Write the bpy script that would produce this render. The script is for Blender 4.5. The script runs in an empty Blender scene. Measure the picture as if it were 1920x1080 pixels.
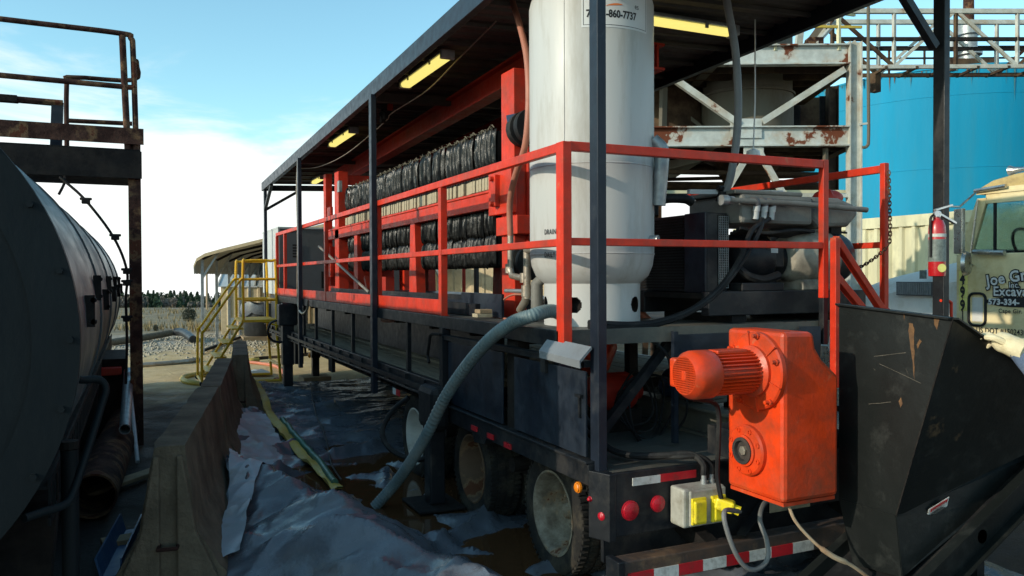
import bpy, bmesh, math, random
from mathutils import Vector, Matrix, noise
random.seed(7)
R_ = math.radians
sc = bpy.context.scene
COL = sc.collection
# ------------------------------------------------------------------ camera
F = 1520.0; YAW = R_(24.9); PITCH = R_(-0.83); ROLL = R_(0.25); CH = 1.75
fw = Vector((math.sin(YAW)*math.cos(PITCH), math.cos(YAW)*math.cos(PITCH), math.sin(PITCH)))
rt = Vector((math.cos(YAW), -math.sin(YAW), 0)); up = rt.cross(fw)
rt2 = rt*math.cos(ROLL) - up*math.sin(ROLL); up2 = up*math.cos(ROLL) + rt*math.sin(ROLL)
CAM = Vector((0, 0, CH))
cd = bpy.data.cameras.new('camera'); cam = bpy.data.objects.new('camera', cd); COL.objects.link(cam)
cam.matrix_world = Matrix(((rt2.x, up2.x, -fw.x, 0), (rt2.y, up2.y, -fw.y, 0), (rt2.z, up2.z, -fw.z, CH), (0, 0, 0, 1)))
cd.sensor_width = 36; cd.lens = 36*F/1920; cd.clip_start = .05; cd.clip_end = 3000
sc.camera = cam
# ------------------------------------------------------------------ sky and sun
SUN_EL = R_(20); SUN_AZ = math.atan2(-.985, -.09)      # azimuth clockwise from +Y
w = bpy.data.worlds.new('World'); sc.world = w; w.use_nodes = True
nt = w.node_tree; nt.nodes.clear(); N = nt.nodes.new; L = nt.links.new
sky = N('ShaderNodeTexSky'); sky.sky_type = 'NISHITA'; sky.sun_disc = False
sky.sun_elevation = SUN_EL; sky.sun_rotation = SUN_AZ % (2*math.pi); sky.air_density = 1.0; sky.dust_density = .6; sky.ozone_density = 1.2
tint = N('ShaderNodeMix'); tint.data_type = 'RGBA'; tint.blend_type = 'MULTIPLY'; tint.inputs[0].default_value = 1
tint.inputs[7].default_value = (1.35, 1.82, 1.67, 1); L(sky.outputs[0], tint.inputs[6])
bg = N('ShaderNodeBackground'); bg.inputs[1].default_value = .15; L(tint.outputs[2], bg.inputs[0])
bgc = N('ShaderNodeBackground'); bgc.inputs[0].default_value = (.97, 1, .98, 1); bgc.inputs[1].default_value = 1.2
tc = N('ShaderNodeTexCoord'); mp = N('ShaderNodeMapping'); mp.inputs['Scale'].default_value = (1.4, 1.4, 4.2); L(tc.outputs['Generated'], mp.inputs[0])
n1 = N('ShaderNodeTexNoise'); n1.inputs['Scale'].default_value = 2.6; n1.inputs['Detail'].default_value = 9; n1.inputs['Roughness'].default_value = .58; n1.inputs['Distortion'].default_value = .5; L(mp.outputs[0], n1.inputs[0])
sx = N('ShaderNodeSeparateXYZ'); L(tc.outputs['Generated'], sx.inputs[0])
hz = N('ShaderNodeMapRange'); hz.inputs[1].default_value = .0; hz.inputs[2].default_value = .32; hz.inputs[3].default_value = .36; hz.inputs[4].default_value = -.17; L(sx.outputs[2], hz.inputs[0])
ad = N('ShaderNodeMath'); ad.operation = 'ADD'; L(n1.outputs[0], ad.inputs[0]); L(hz.outputs[0], ad.inputs[1])
cr = N('ShaderNodeMapRange'); cr.interpolation_type = 'SMOOTHSTEP'; cr.inputs[1].default_value = .48; cr.inputs[2].default_value = .74; L(ad.outputs[0], cr.inputs[0])
mx = N('ShaderNodeMixShader'); L(cr.outputs[0], mx.inputs[0]); L(bg.outputs[0], mx.inputs[1]); L(bgc.outputs[0], mx.inputs[2])
wo = N('ShaderNodeOutputWorld'); L(mx.outputs[0], wo.inputs[0])
sd = bpy.data.lights.new('sun', 'SUN'); sd.energy = 3.5; sd.angle = R_(.5); sd.color = (1, .90, .74)
sun = bpy.data.objects.new('sun', sd); COL.objects.link(sun)
sdir = Vector((math.sin(SUN_AZ)*math.cos(SUN_EL), math.cos(SUN_AZ)*math.cos(SUN_EL), math.sin(SUN_EL)))
sun.rotation_euler = sdir.to_track_quat('Z', 'Y').to_euler(); sun.location = (-20, -3, 15)
sc.view_settings.view_transform = 'Standard'; sc.view_settings.look = 'None'; sc.view_settings.exposure = 0; sc.view_settings.gamma = 1
sc.cycles.use_denoising = True
sc.cycles.max_bounces = 6

# ------------------------------------------------------------------ helpers
def P(px, py, X=None, Y=None, Z=None):
    """world point seen at pixel (1920 frame) on the plane X, Y or Z = const"""
    d = rt2*((px-960)/F) - up2*((py-540)/F) + fw
    t = (X-CAM.x)/d.x if X is not None else (Y-CAM.y)/d.y if Y is not None else (Z-CAM.z)/d.z
    return CAM + d*t
def K(x, z, h):
    """world point x metres right and z metres ahead of where the photographer stands"""
    return Vector((x*math.cos(YAW)+z*math.sin(YAW), -x*math.sin(YAW)+z*math.cos(YAW), h))
V = lambda *a: Vector(a)
ORG = {}
class MB:
    def __init__(s): s.v = []; s.f = []
    def add(s, vs, fs):
        o = len(s.v); s.v += [tuple(p) for p in vs]; s.f += [tuple(i+o for i in f) for f in fs]; return s
    def hexa(s, p):
        return s.add(p, [(0,3,2,1),(4,5,6,7),(0,1,5,4),(1,2,6,5),(2,3,7,6),(3,0,4,7)])
    def box(s, x0, x1, y0, y1, z0, z1):
        return s.hexa([(x0,y0,z0),(x1,y0,z0),(x1,y1,z0),(x0,y1,z0),(x0,y0,z1),(x1,y0,z1),(x1,y1,z1),(x0,y1,z1)])
    def bar(s, a, b, w_, h_=None, upv=(0,0,1)):
        a = Vector(a); b = Vector(b); h_ = h_ or w_; d = (b-a).normalized(); u = Vector(upv)
        if abs(d.dot(u)) > .98: u = V(0,1,0)
        sd_ = d.cross(u).normalized(); u = sd_.cross(d).normalized(); x = sd_*w_/2; y = u*h_/2
        return s.hexa([a-x-y, a+x-y, a+x+y, a-x+y, b-x-y, b+x-y, b+x+y, b-x+y])
    def tube(s, pts, r, n=8, cap=True, closed=False):
        pts = [Vector(p) for p in pts]; m = len(pts); rs = r if isinstance(r, (list, tuple)) else [r]*m
        vs = []; u = None
        for i, p in enumerate(pts):
            if closed: d = (pts[(i+1) % m]-pts[i-1]).normalized()
            else: d = (pts[min(i+1, m-1)]-pts[max(i-1, 0)]).normalized()
            if u is None:
                u = V(0,0,1) if abs(d.z) < .9 else V(1,0,0)
            u = (u-d*u.dot(d)); u = u.normalized() if u.length > 1e-6 else d.orthogonal().normalized()
            wv = d.cross(u)
            for k in range(n):
                a = 2*math.pi*k/n; vs.append(p+(u*math.cos(a)+wv*math.sin(a))*rs[i])
        fs = []
        for i in range(m if closed else m-1):
            for k in range(n):
                j = (i+1) % m; fs.append((i*n+k, i*n+(k+1) % n, j*n+(k+1) % n, j*n+k))
        if cap and not closed: fs += [tuple(range(n))[::-1], tuple(range((m-1)*n, m*n))]
        return s.add(vs, fs)
    def lathe(s, prof, o, ax, n=24, cap=True):
        """prof: list of (radius, distance along axis)"""
        o = Vector(o); ax = Vector(ax).normalized(); u = ax.orthogonal().normalized() if abs(ax.z) < .9 else V(1,0,0); wv = ax.cross(u)
        vs = []; m = len(prof)
        for r, t in prof:
            for k in range(n):
                a = 2*math.pi*k/n; vs.append(o+ax*t+(u*math.cos(a)+wv*math.sin(a))*r)
        fs = [(i*n+k, i*n+(k+1) % n, (i+1)*n+(k+1) % n, (i+1)*n+k) for i in range(m-1) for k in range(n)]
        if cap: fs += [tuple(range(n))[::-1], tuple(range((m-1)*n, m*n))]
        return s.add(vs, fs)
    def prism(s, poly, vec):
        n = len(poly); poly = [Vector(p) for p in poly]; vec = Vector(vec)
        return s.add(poly+[p+vec for p in poly], [tuple(range(n))[::-1], tuple(range(n, 2*n))]+[(i, (i+1) % n, n+(i+1) % n, n+i) for i in range(n)])
    def plate(s, poly, t):
        p = [Vector(q) for q in poly]; nn = (p[1]-p[0]).cross(p[2]-p[0]).normalized()
        return s.prism([q-nn*t/2 for q in p], nn*t)
    def mesh(s, name, smooth=False):
        me = bpy.data.meshes.new(name); me.from_pydata(s.v, [], s.f)
        bm = bmesh.new(); bm.from_mesh(me); bmesh.ops.recalc_face_normals(bm, faces=bm.faces); bm.to_mesh(me); bm.free()
        if smooth:
            me.polygons.foreach_set('use_smooth', [True]*len(me.polygons)); me.set_sharp_from_angle(angle=R_(38))
        return me
    def build(s, name, mat, parent=None, smooth=False, bevel=0, label=None, cat=None, group=None, kind=None):
        if parent is not None: org = ORG[parent.name]
        else:
            xs = [p[0] for p in s.v]; ys = [p[1] for p in s.v]; zs = [p[2] for p in s.v]
            org = V((min(xs)+max(xs))/2, (min(ys)+max(ys))/2, min(zs))
        s.v = [(p[0]-org[0], p[1]-org[1], p[2]-org[2]) for p in s.v]
        me = s.mesh(name, smooth); o = link(name, me, mat, parent)
        if parent is None: o.location = org
        ORG[o.name] = org
        if bevel: bev(o, bevel)
        tag(o, label, cat, group, kind); return o
def link(name, me, mat, parent=None):
    o = bpy.data.objects.new(name, me); COL.objects.link(o)
    if mat is not None and me is not None and len(me.materials) == 0: me.materials.append(mat)
    if parent is not None: o.parent = parent
    return o
def bev(o, wd, seg=2):
    m = o.modifiers.new('bevel', 'BEVEL'); m.width = wd; m.segments = seg; m.limit_method = 'ANGLE'; m.angle_limit = R_(40)
def tag(o, label=None, cat=None, group=None, kind=None):
    if label: o['label'] = label
    if cat: o['category'] = cat
    if group: o['group'] = group
    if kind: o['kind'] = kind
def thing(name, label, cat, loc=(0,0,0), rz=0, group=None, local=False):
    o = bpy.data.objects.new(name, None); COL.objects.link(o); o.location = loc; o.rotation_euler.z = rz; o.empty_display_size = .2
    ORG[o.name] = V(0,0,0) if local else Vector(loc); tag(o, label, cat, group); return o
def copy_tree(o, parent=None):
    c = o.copy(); COL.objects.link(c); c.parent = parent; ORG[c.name] = ORG.get(o.name, V(0,0,0))
    for ch in list(o.children): copy_tree(ch, c)
    return c
def spline(pts, n=8):
    pts = [Vector(p) for p in pts]; q = [pts[0]*2-pts[1]]+pts+[pts[-1]*2-pts[-2]]; out = []
    for i in range(1, len(q)-2):
        a, b, c, d = q[i-1], q[i], q[i+1], q[i+2]
        for k in range(n):
            t = k/n; out.append(.5*((2*b)+(c-a)*t+(2*a-5*b+4*c-d)*t*t+(3*b-a-3*c+d)*t**3))
    out.append(pts[-1]); return out
def hose(name, pts, r, mat, label, cat, n=8, seg=8, **k):
    return MB().tube(spline(pts, seg), r, n).build(name, mat, smooth=True, label=label, cat=cat, **k)
def text(name, s, size, mat, parent, fn, align='LEFT', xs=1.0, bold=0.0, sp=1.0):
    cu = bpy.data.curves.new(name, 'FONT'); cu.body = s; cu.size = size; cu.align_x = align; cu.resolution_u = 3; cu.offset = bold; cu.space_character = sp
    t = bpy.data.objects.new('tmp', cu); COL.objects.link(t); bpy.context.view_layer.update()
    me = bpy.data.meshes.new_from_object(t.evaluated_get(bpy.context.evaluated_depsgraph_get())); bpy.data.objects.remove(t)
    org = ORG[parent.name]
    for v in me.vertices: v.co = Vector(fn(v.co.x*xs, v.co.y)) - org
    me.materials.clear(); o = link(name, me, mat, parent); ORG[o.name] = org; return o
# ------------------------------------------------------------------ materials
def mat(name, col, rough=.5, metal=0, var=.25, vs=6, dirt=None, da=.35, ds=3, rust=None, ra=.3, rs=2.5, bump=.1, bs=40, spec=.5, coat=0, stretch=None, emit=None, es=0, trans=0, drips=False):
    m = bpy.data.materials.new(name); m.use_nodes = True; t = m.node_tree; b = t.nodes['Principled BSDF']; n_ = t.nodes.new; l_ = t.links.new
    b.inputs['Roughness'].default_value = rough; b.inputs['Metallic'].default_value = metal; b.inputs['Specular IOR Level'].default_value = spec; b.inputs['Coat Weight'].default_value = coat
    b.inputs['Transmission Weight'].default_value = trans
    tcx = n_('ShaderNodeTexCoord'); mpx = n_('ShaderNodeMapping'); l_(tcx.outputs['Object'], mpx.inputs[0])
    if stretch: mpx.inputs['Scale'].default_value = stretch
    def ns(scale, det=5, ro=.6):
        q = n_('ShaderNodeTexNoise'); q.inputs['Scale'].default_value = scale; q.inputs['Detail'].default_value = det; q.inputs['Roughness'].default_value = ro; l_(mpx.outputs[0], q.inputs[0]); return q.outputs[0]
    def mixc(fac, a, bcol, blend='MIX'):
        q = n_('ShaderNodeMix'); q.data_type = 'RGBA'; q.blend_type = blend
        if hasattr(fac, 'links'): l_(fac, q.inputs[0])
        else: q.inputs[0].default_value = fac
        for i, x in ((6, a), (7, bcol)):
            if hasattr(x, 'links'): l_(x, q.inputs[i])
            else: q.inputs[i].default_value = (*x, 1)
        return q.outputs[2]
    def ramp(src, lo, hi, a=0, bb=1):
        q = n_('ShaderNodeMapRange'); q.inputs[1].default_value = lo; q.inputs[2].default_value = hi; q.inputs[3].default_value = a; q.inputs[4].default_value = bb; l_(src, q.inputs[0]); return q.outputs[0]
    c = mixc(ramp(ns(vs), .3, .7), tuple(x*(1-var) for x in col), tuple(min(1, x*(1+var*.5)) for x in col))
    r_out = ramp(ns(vs*2.3), .3, .7, max(.02, rough-.1), min(1, rough+.12))
    if dirt:
        c = mixc(ramp(ns(ds, 8, .7), .62-da*.5, .78-da*.3, 0, .8), c, dirt)
    if rust:
        rr = ns(rs, 7, .62); fac = ramp(rr, .66-ra*.35, .69-ra*.35); rc = mixc(ns(18), (.10,.028,.012), rust)
        halo = ramp(rr, .58-ra*.35, .67-ra*.35, 0, .35); c = mixc(halo, c, (.42,.25,.12)); c = mixc(fac, c, rc)
        q = n_('ShaderNodeMix'); l_(fac, q.inputs[0]); l_(r_out, q.inputs[2]); q.inputs[3].default_value = .85; r_out = q.outputs[0]
    l_(c, b.inputs['Base Color']); l_(r_out, b.inputs['Roughness'])
    if bump:
        bp = n_('ShaderNodeBump'); bp.inputs['Strength'].default_value = bump; bp.inputs['Distance'].default_value = .02; l_(ns(bs, 6, .65), bp.inputs['Height']); l_(bp.outputs[0], b.inputs['Normal'])
    if emit: b.inputs['Emission Color'].default_value = (*emit, 1); b.inputs['Emission Strength'].default_value = es
    return m
DUST = (.16,.13,.095)
M = dict(
 red=mat('red_paint', (.62,.036,.012), .45, dirt=(.26,.05,.03), da=.28, ds=4, var=.25, rust=(.10,.045,.025), ra=-.15, rs=12, bump=.1, bs=25, spec=.3),
 redd=mat('red_paint_old', (.46,.028,.012), .55, dirt=(.16,.04,.025), da=.3, bump=.1, spec=.25),
 orange=mat('orange_gear_paint', (.76,.054,.007), .38, dirt=(.17,.055,.028), da=.38, ds=2.6, var=.25, rust=(.20,.12,.08), ra=-.14, rs=16, bump=.10, bs=40, spec=.4),
 orangel=mat('orange_hose', (.55,.17,.09), .5),
 black=mat('black_paint', (.010,.012,.015), .42, dirt=(.05,.045,.04), da=.28, ds=4, bump=.08, bs=30, var=.4, spec=.3),
 blackp=mat('black_panel', (.009,.014,.023), .38, dirt=(.035,.045,.060), da=.32, ds=2.2, bump=.12, bs=9, var=.5, spec=.4),
 hopper=mat('hopper_steel', (.010,.012,.0115), .42, dirt=(.034,.036,.033), da=.16, ds=7, rust=(.10,.05,.025), ra=-.2, rs=3.1, bump=.3, bs=4, var=.3, vs=1.2, spec=.3),
 postblue=mat('post_paint', (.013,.018,.028), .38, dirt=(.06,.06,.06), da=.1, var=.3, bump=.06, spec=.3),
 white=mat('receiver_paint', (.49,.485,.46), .42, var=.08, vs=2, dirt=(.33,.30,.25), da=.22, ds=5, stretch=(1,1,.18), bump=.06, bs=10, spec=.4),
 decal=mat('decal_white', (.62,.63,.62), .45, var=.04, bump=0),
 ink=mat('ink', (.012,.012,.014), .6, bump=0, var=.1),
 swoosh=mat('swoosh_orange', (.75,.2,.05), .5, bump=0, var=.1),
 deck=mat('deck_plate', (.085,.085,.075), .5, dirt=(.16,.14,.105), da=.4, ds=1.6, bump=.15, bs=20, var=.5, vs=2, spec=.3),
 board=mat('deck_board', (.15,.115,.075), .8, dirt=(.22,.18,.12), da=.45, ds=2, stretch=(8,1,8), bump=.3, bs=14, var=.5),
 tyre=mat('tyre_rubber', (.020,.019,.018), .9, dirt=(.085,.07,.048), da=.34, ds=5, bump=.3, bs=60, spec=.2),
 rim=mat('rim_paint', (.34,.30,.23), .6, dirt=(.075,.052,.033), da=.6, ds=9, rust=(.13,.06,.03), ra=.05, rs=7, bump=.2, spec=.3),
 rimw=mat('rim_white', (.7,.68,.6), .5, dirt=(.3,.25,.18), da=.25),
 rimr=mat('rim_rusty', (.15,.095,.06), .8, dirt=(.06,.04,.025), da=.4, rust=(.13,.06,.03), ra=.25, rs=5, spec=.2),
 lensr=mat('red_lens', (.45,.008,.02), .25, bump=.2, bs=160, var=.2), lenso=mat('amber_lens', (.8,.22,.01), .25, bump=.2, bs=160),
 tapew=mat('tape_white', (.62,.62,.58), .4, dirt=(.15,.13,.1), da=.3, ds=14, bump=0), taper=mat('tape_red', (.5,.012,.02), .35, dirt=(.12,.04,.03), da=.25, ds=14, bump=0),
 rustbeam=mat('rusty_bumper', (.035,.03,.028), .6, dirt=(.10,.05,.025), da=.4, rust=(.17,.06,.02), ra=.12, rs=2, bump=.2),
 cloth=mat('filter_cloth', (.0045,.0045,.004), .34, var=.5, vs=9, dirt=(.03,.028,.022), da=.1, ds=14, bump=.2, bs=30, spec=.28),
 tie=mat('cloth_tie', (.16,.14,.10), .8),
 cream=mat('plate_plastic', (.46,.39,.26), .65, dirt=(.18,.14,.085), da=.38, ds=8, spec=.3),
 steelg=mat('grey_plate', (.20,.22,.235), .55, var=.3, dirt=(.12,.12,.12), da=.3),
 galv=mat('galvanised', (.36,.38,.38), .42, metal=.5, var=.3, vs=14, dirt=(.2,.19,.17), da=.2),
 steelp=mat('pipe_steel', (.42,.37,.30), .42, metal=.6, dirt=(.2,.13,.08), da=.35, ds=12),
 roof=mat('roof_sheet', (.085,.076,.070), .7, dirt=(.13,.115,.10), da=.3, ds=2, bump=.1, spec=.2),
 teal=mat('suction_hose', (.135,.185,.19), .5, dirt=(.20,.195,.17), da=.34, ds=5, bump=.08, spec=.3),
 rubber=mat('black_rubber', (.011,.011,.012), .6, dirt=(.05,.047,.04), da=.25, bump=.1, spec=.25),
 brown=mat('air_hose_rubber', (.40,.15,.095), .55, dirt=(.25,.13,.1), da=.2),
 ghose=mat('grey_hose', (.17,.17,.165), .6, bump=.15, bs=90),
 green=mat('green_hose', (.03,.12,.07), .4), yhose=mat('yellow_layflat', (.50,.36,.045), .55, dirt=(.25,.18,.07), da=.35),
 grey=mat('unit_grey', (.23,.225,.20), .55, dirt=(.07,.065,.055), da=.45, ds=3, bump=.1, spec=.3),
 beige=mat('unit_beige', (.38,.35,.28), .5, dirt=(.06,.055,.045), da=.38, ds=3.5, spec=.3),
 dkgrey=mat('cabinet_dark_grey', (.085,.085,.088), .55, var=.1), ltcab=mat('cabinet_pale', (.46,.48,.47), .5, var=.08),
 yellow=mat('yellow_paint', (.85,.47,.01), .42, dirt=(.4,.26,.05), da=.2), yplug=mat('yellow_plug', (.85,.68,.02), .4, dirt=(.3,.22,.05), da=.2, ds=20, bump=.1),
 boxm=mat('junction_box', (.42,.41,.35), .55, dirt=(.14,.12,.08), da=.35, ds=9),
 lamp=mat('lamp_diffuser', (.7,.62,.2), .4, emit=(1,.84,.22), es=1.0, bump=0), lampw=mat('pendant_glass', (.9,.9,.85), .3, emit=(1,.95,.85), es=.5, bump=0),
 concrete=mat('barrier_concrete', (.20,.155,.105), .95, dirt=(.075,.057,.04), da=.5, ds=2.4, bump=.9, bs=22, var=.5, vs=3, spec=.2),
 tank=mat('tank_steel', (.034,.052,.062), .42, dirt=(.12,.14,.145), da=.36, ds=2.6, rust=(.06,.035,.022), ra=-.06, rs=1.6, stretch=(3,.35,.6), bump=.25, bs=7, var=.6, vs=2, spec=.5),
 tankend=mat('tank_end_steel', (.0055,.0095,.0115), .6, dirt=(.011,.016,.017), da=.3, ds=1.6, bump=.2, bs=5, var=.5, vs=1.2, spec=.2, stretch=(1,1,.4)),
 rusty=mat('rusty_steel', (.040,.018,.014), .85, dirt=(.12,.06,.042), da=.3, ds=5, rust=(.10,.04,.025), ra=.2, rs=4, bump=.35, spec=.15),
 dark=mat('dark_steel', (.011,.010,.010), .75, dirt=(.032,.025,.02), da=.4, bump=.15, spec=.15),
 pvc=mat('pvc_pipe', (.66,.67,.66), .4, dirt=(.3,.28,.24), da=.2), bluest=mat('blue_channel_paint', (.035,.10,.22), .45, dirt=(.12,.12,.12), da=.3),
 tower=mat('tower_paint', (.48,.51,.48), .6, dirt=(.34,.30,.22), da=.22, ds=2, rust=(.17,.048,.02), ra=.30, rs=2.1, bump=.2, bs=9, spec=.3),
 towerc=mat('tower_column_paint', (.48,.49,.44), .6, dirt=(.32,.27,.18), da=.3, ds=2, rust=(.17,.055,.022), ra=.08, rs=1.7, bump=.15, spec=.3),
 vessel=mat('vessel_steel', (.16,.145,.11), .65, dirt=(.07,.05,.03), da=.45, ds=1.5, stretch=(1,1,.35), bump=.1, spec=.25),
 rustm=mat('rust_clutter', (.05,.03,.02), .9, dirt=(.15,.10,.055), da=.35, ds=1.4, bump=.2, spec=.15),
 blue=mat('blue_tank_paint', (.004,.25,.42), .6, var=.2, vs=.5, dirt=(.03,.22,.32), da=.38, ds=.7, stretch=(1,1,.12), bump=.2, bs=26, spec=.2),
 streak=mat('blue_tank_streak', (.07,.19,.20), .8, stretch=(4,4,.5)),
 wall=mat('cream_siding', (.62,.58,.38), .65, dirt=(.44,.40,.26), da=.25, stretch=(1,1,.4), spec=.3),
 tan=mat('tan_siding', (.50,.39,.24), .7, dirt=(.36,.28,.16), da=.2, spec=.3), carport=mat('carport_sheet', (.42,.40,.34), .6, var=.12),
 truck=mat('truck_cream', (.78,.66,.38), .45, dirt=(.50,.35,.12), da=.34, ds=1.7, var=.14, rust=(.22,.11,.04), ra=-.12, rs=3, bump=.05, spec=.35),
 truckw=mat('truck_white', (.64,.63,.58), .5, dirt=(.38,.34,.26), da=.24, ds=3, var=.08, spec=.35),
 truckr=mat('truck_roof', (.60,.44,.17), .55, dirt=(.22,.15,.07), da=.42, ds=6, bump=.15),
 glass=mat('cab_glass', (.75,.9,.86), .04, trans=1, bump=0, var=0, spec=.5), chrome=mat('dull_chrome', (.55,.54,.5), .3, metal=.9, dirt=(.25,.22,.17), da=.35, ds=12),
 ext=mat('extinguisher_red', (.45,.012,.016), .28, var=.1, bump=0, coat=.3), extl=mat('extinguisher_label', (.15,.18,.165), .5, var=.5, vs=45, bump=0),
 silver=mat('bright_metal', (.75,.75,.73), .28, metal=.8, bump=0), ylab=mat('yellow_label', (.75,.68,.2), .5, bump=0),
 denim=mat('work_jacket', (.085,.12,.19), .85, dirt=(.16,.19,.25), da=.3, ds=14, bump=.4, bs=50), jeans=mat('work_trousers', (.04,.05,.08), .9), skin=mat('skin', (.50,.28,.19), .55, var=.1),
 glove=mat('leather_glove', (.72,.62,.40), .75, dirt=(.5,.4,.22), da=.3, ds=12, bump=.3, bs=40), hat=mat('hard_hat', (.8,.8,.78), .35, bump=0), boot=mat('boot_leather', (.05,.03,.02), .7),
 bin=mat('black_poly', (.02,.021,.022), .42, dirt=(.07,.065,.06), da=.25), wood=mat('timber', (.33,.23,.13), .8, bump=.3),
 rope=mat('dirty_rope', (.38,.30,.20), .85, dirt=(.22,.10,.04), da=.4, ds=7), cleat=mat('blue_valve', (.05,.09,.17), .4), oring=mat('label_red', (.5,.03,.03), .5, bump=0),
 cone=mat('shrub_leaf', (.035,.042,.022), .8, var=.5, bump=0), tree=mat('tree_leaf', (.06,.092,.055), .9, var=.5, vs=.25, bump=0, spec=.1), treeb=mat('bare_wood', (.21,.18,.15), .9, var=.4, vs=.3, bump=0, spec=.1),
 grass=mat('dry_grass', (.27,.20,.095), .9, var=.35, vs=.8, bump=0), stone=mat('gravel_stone', (.36,.31,.23), .9, var=.4, vs=3, bump=.1),
)
# ------------------------------------------------------------------ ground
def sm(a, b, x):
    t = max(0, min(1, (x-a)/(b-a))); return t*t*(3-2*t)
def gh(x, y):
    d = math.hypot(x, y); az = math.degrees(math.atan2(x, y))
    far = max(0, d-27); slope = -min(far*.030, 8.0)*(1-sm(20, 40, az))*(sm(-100, -60, az))
    slope -= max(0, d-330)*.07*(1-sm(20, 40, az))*(sm(-100, -60, az))
    h = slope + noise.noise(V(x*.09, y*.09, 3))*.5*sm(25, 70, d) + noise.noise(V(x*.011, y*.011, 8))*1.5*sm(150, 500, d)
    h += noise.noise(V(x*.9, y*.9, 0))*.035*sm(8, 16, d) + (noise.noise(V(x*2.2, y*2.2, 5))*.022+noise.noise(V(x*6, y*6, 1))*.012)*(1-sm(14, 24, d)) - .03
    return h
mb = MB(); rad = [0.0]; r = .5
while r < 1800: rad.append(r); r *= 1.035 if r < 60 else 1.09; r += .04 if r < 60 else 0
na = 300; mb.v.append((0,0,gh(0,0)))
for q in rad[1:]:
    for k in range(na):
        a = 2*math.pi*k/na; x, y = q*math.sin(a), q*math.cos(a); mb.v.append((x, y, gh(x, y)))
for k in range(na): mb.f.append((0, 1+(k+1) % na, 1+k))
for i in range(len(rad)-2):
    for k in range(na):
        a = 1+i*na+k; b = 1+i*na+(k+1) % na; mb.f.append((a, b, b+na, a+na))
gm = bpy.data.materials.new('site_ground'); gm.use_nodes = True; t = gm.node_tree; b = t.nodes['Principled BSDF']; n_ = t.nodes.new; l_ = t.links.new
geo = n_('ShaderNodeNewGeometry'); sep = n_('ShaderNodeSeparateXYZ'); l_(geo.outputs['Position'], sep.inputs[0])
def gn(s, d=6, ro=.6):
    q = n_('ShaderNodeTexNoise'); q.inputs['Scale'].default_value = s; q.inputs['Detail'].default_value = d; q.inputs['Roughness'].default_value = ro; l_(geo.outputs['Position'], q.inputs[0]); return q.outputs[0]
def gmath(op, a, c):
    q = n_('ShaderNodeMath'); q.operation = op
    for i, x in enumerate((a, c)):
        if hasattr(x, 'links'): l_(x, q.inputs[i])
        else: q.inputs[i].default_value = x
    return q.outputs[0]
def gr(s, a, c, o0=0, o1=1):
    q = n_('ShaderNodeMapRange'); q.interpolation_type = 'SMOOTHSTEP'; l_(s, q.inputs[0])
    for i, x in enumerate((a, c, o0, o1)): q.inputs[i+1].default_value = x
    return q.outputs[0]
def gmix(f, a, c):
    q = n_('ShaderNodeMix'); q.data_type = 'RGBA'; l_(f, q.inputs[0])
    for i, x in ((6, a), (7, c)):
        if hasattr(x, 'links'): l_(x, q.inputs[i])
        else: q.inputs[i].default_value = (*x, 1)
    return q.outputs[2]
wob = gmath('MULTIPLY', gmath('SUBTRACT', gn(.5), .5), 7.0); yy = gmath('ADD', sep.outputs[1], wob)
mud = gmix(gr(gn(1.8), .35, .7), (.014,.010,.008), (.042,.029,.019)); dirt_ = gmix(gr(gn(1.1, 8, .7), .35, .68), (.44,.30,.135), (.60,.44,.225))
grav = gmix(gr(gn(9, 4, .8), .35, .65), (.22,.19,.145), (.46,.41,.33)); grs = gmix(gr(gn(.35, 8, .7), .3, .7), (.11,.085,.045), (.26,.19,.09))
c = gmix(gr(yy, 11.5, 15.5), mud, dirt_); c = gmix(gr(gmath('ADD', yy, gmath('MULTIPLY', sep.outputs[0], -.3)), 20, 23), c, grav); c = gmix(gr(yy, 25, 31), c, grs)
rgt = gmath('ADD', gmath('MULTIPLY', sep.outputs[0], 1.0), gmath('MULTIPLY', wob, .25)); c = gmix(gr(rgt, 5, 8), c, gmix(gr(gn(1.3), .35, .68), (.16,.115,.07), (.30,.22,.14)))
l_(c, b.inputs['Base Color']); l_(gr(gn(1.8), .35, .7, .65, .95), b.inputs['Roughness'])
bp = n_('ShaderNodeBump'); bp.inputs['Strength'].default_value = .7; bp.inputs['Distance'].default_value = .05; l_(gn(11, 8, .75), bp.inputs['Height']); l_(bp.outputs[0], b.inputs['Normal'])
go = link('ground', mb.mesh('ground', True), gm); go['kind'] = 'structure'

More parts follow.
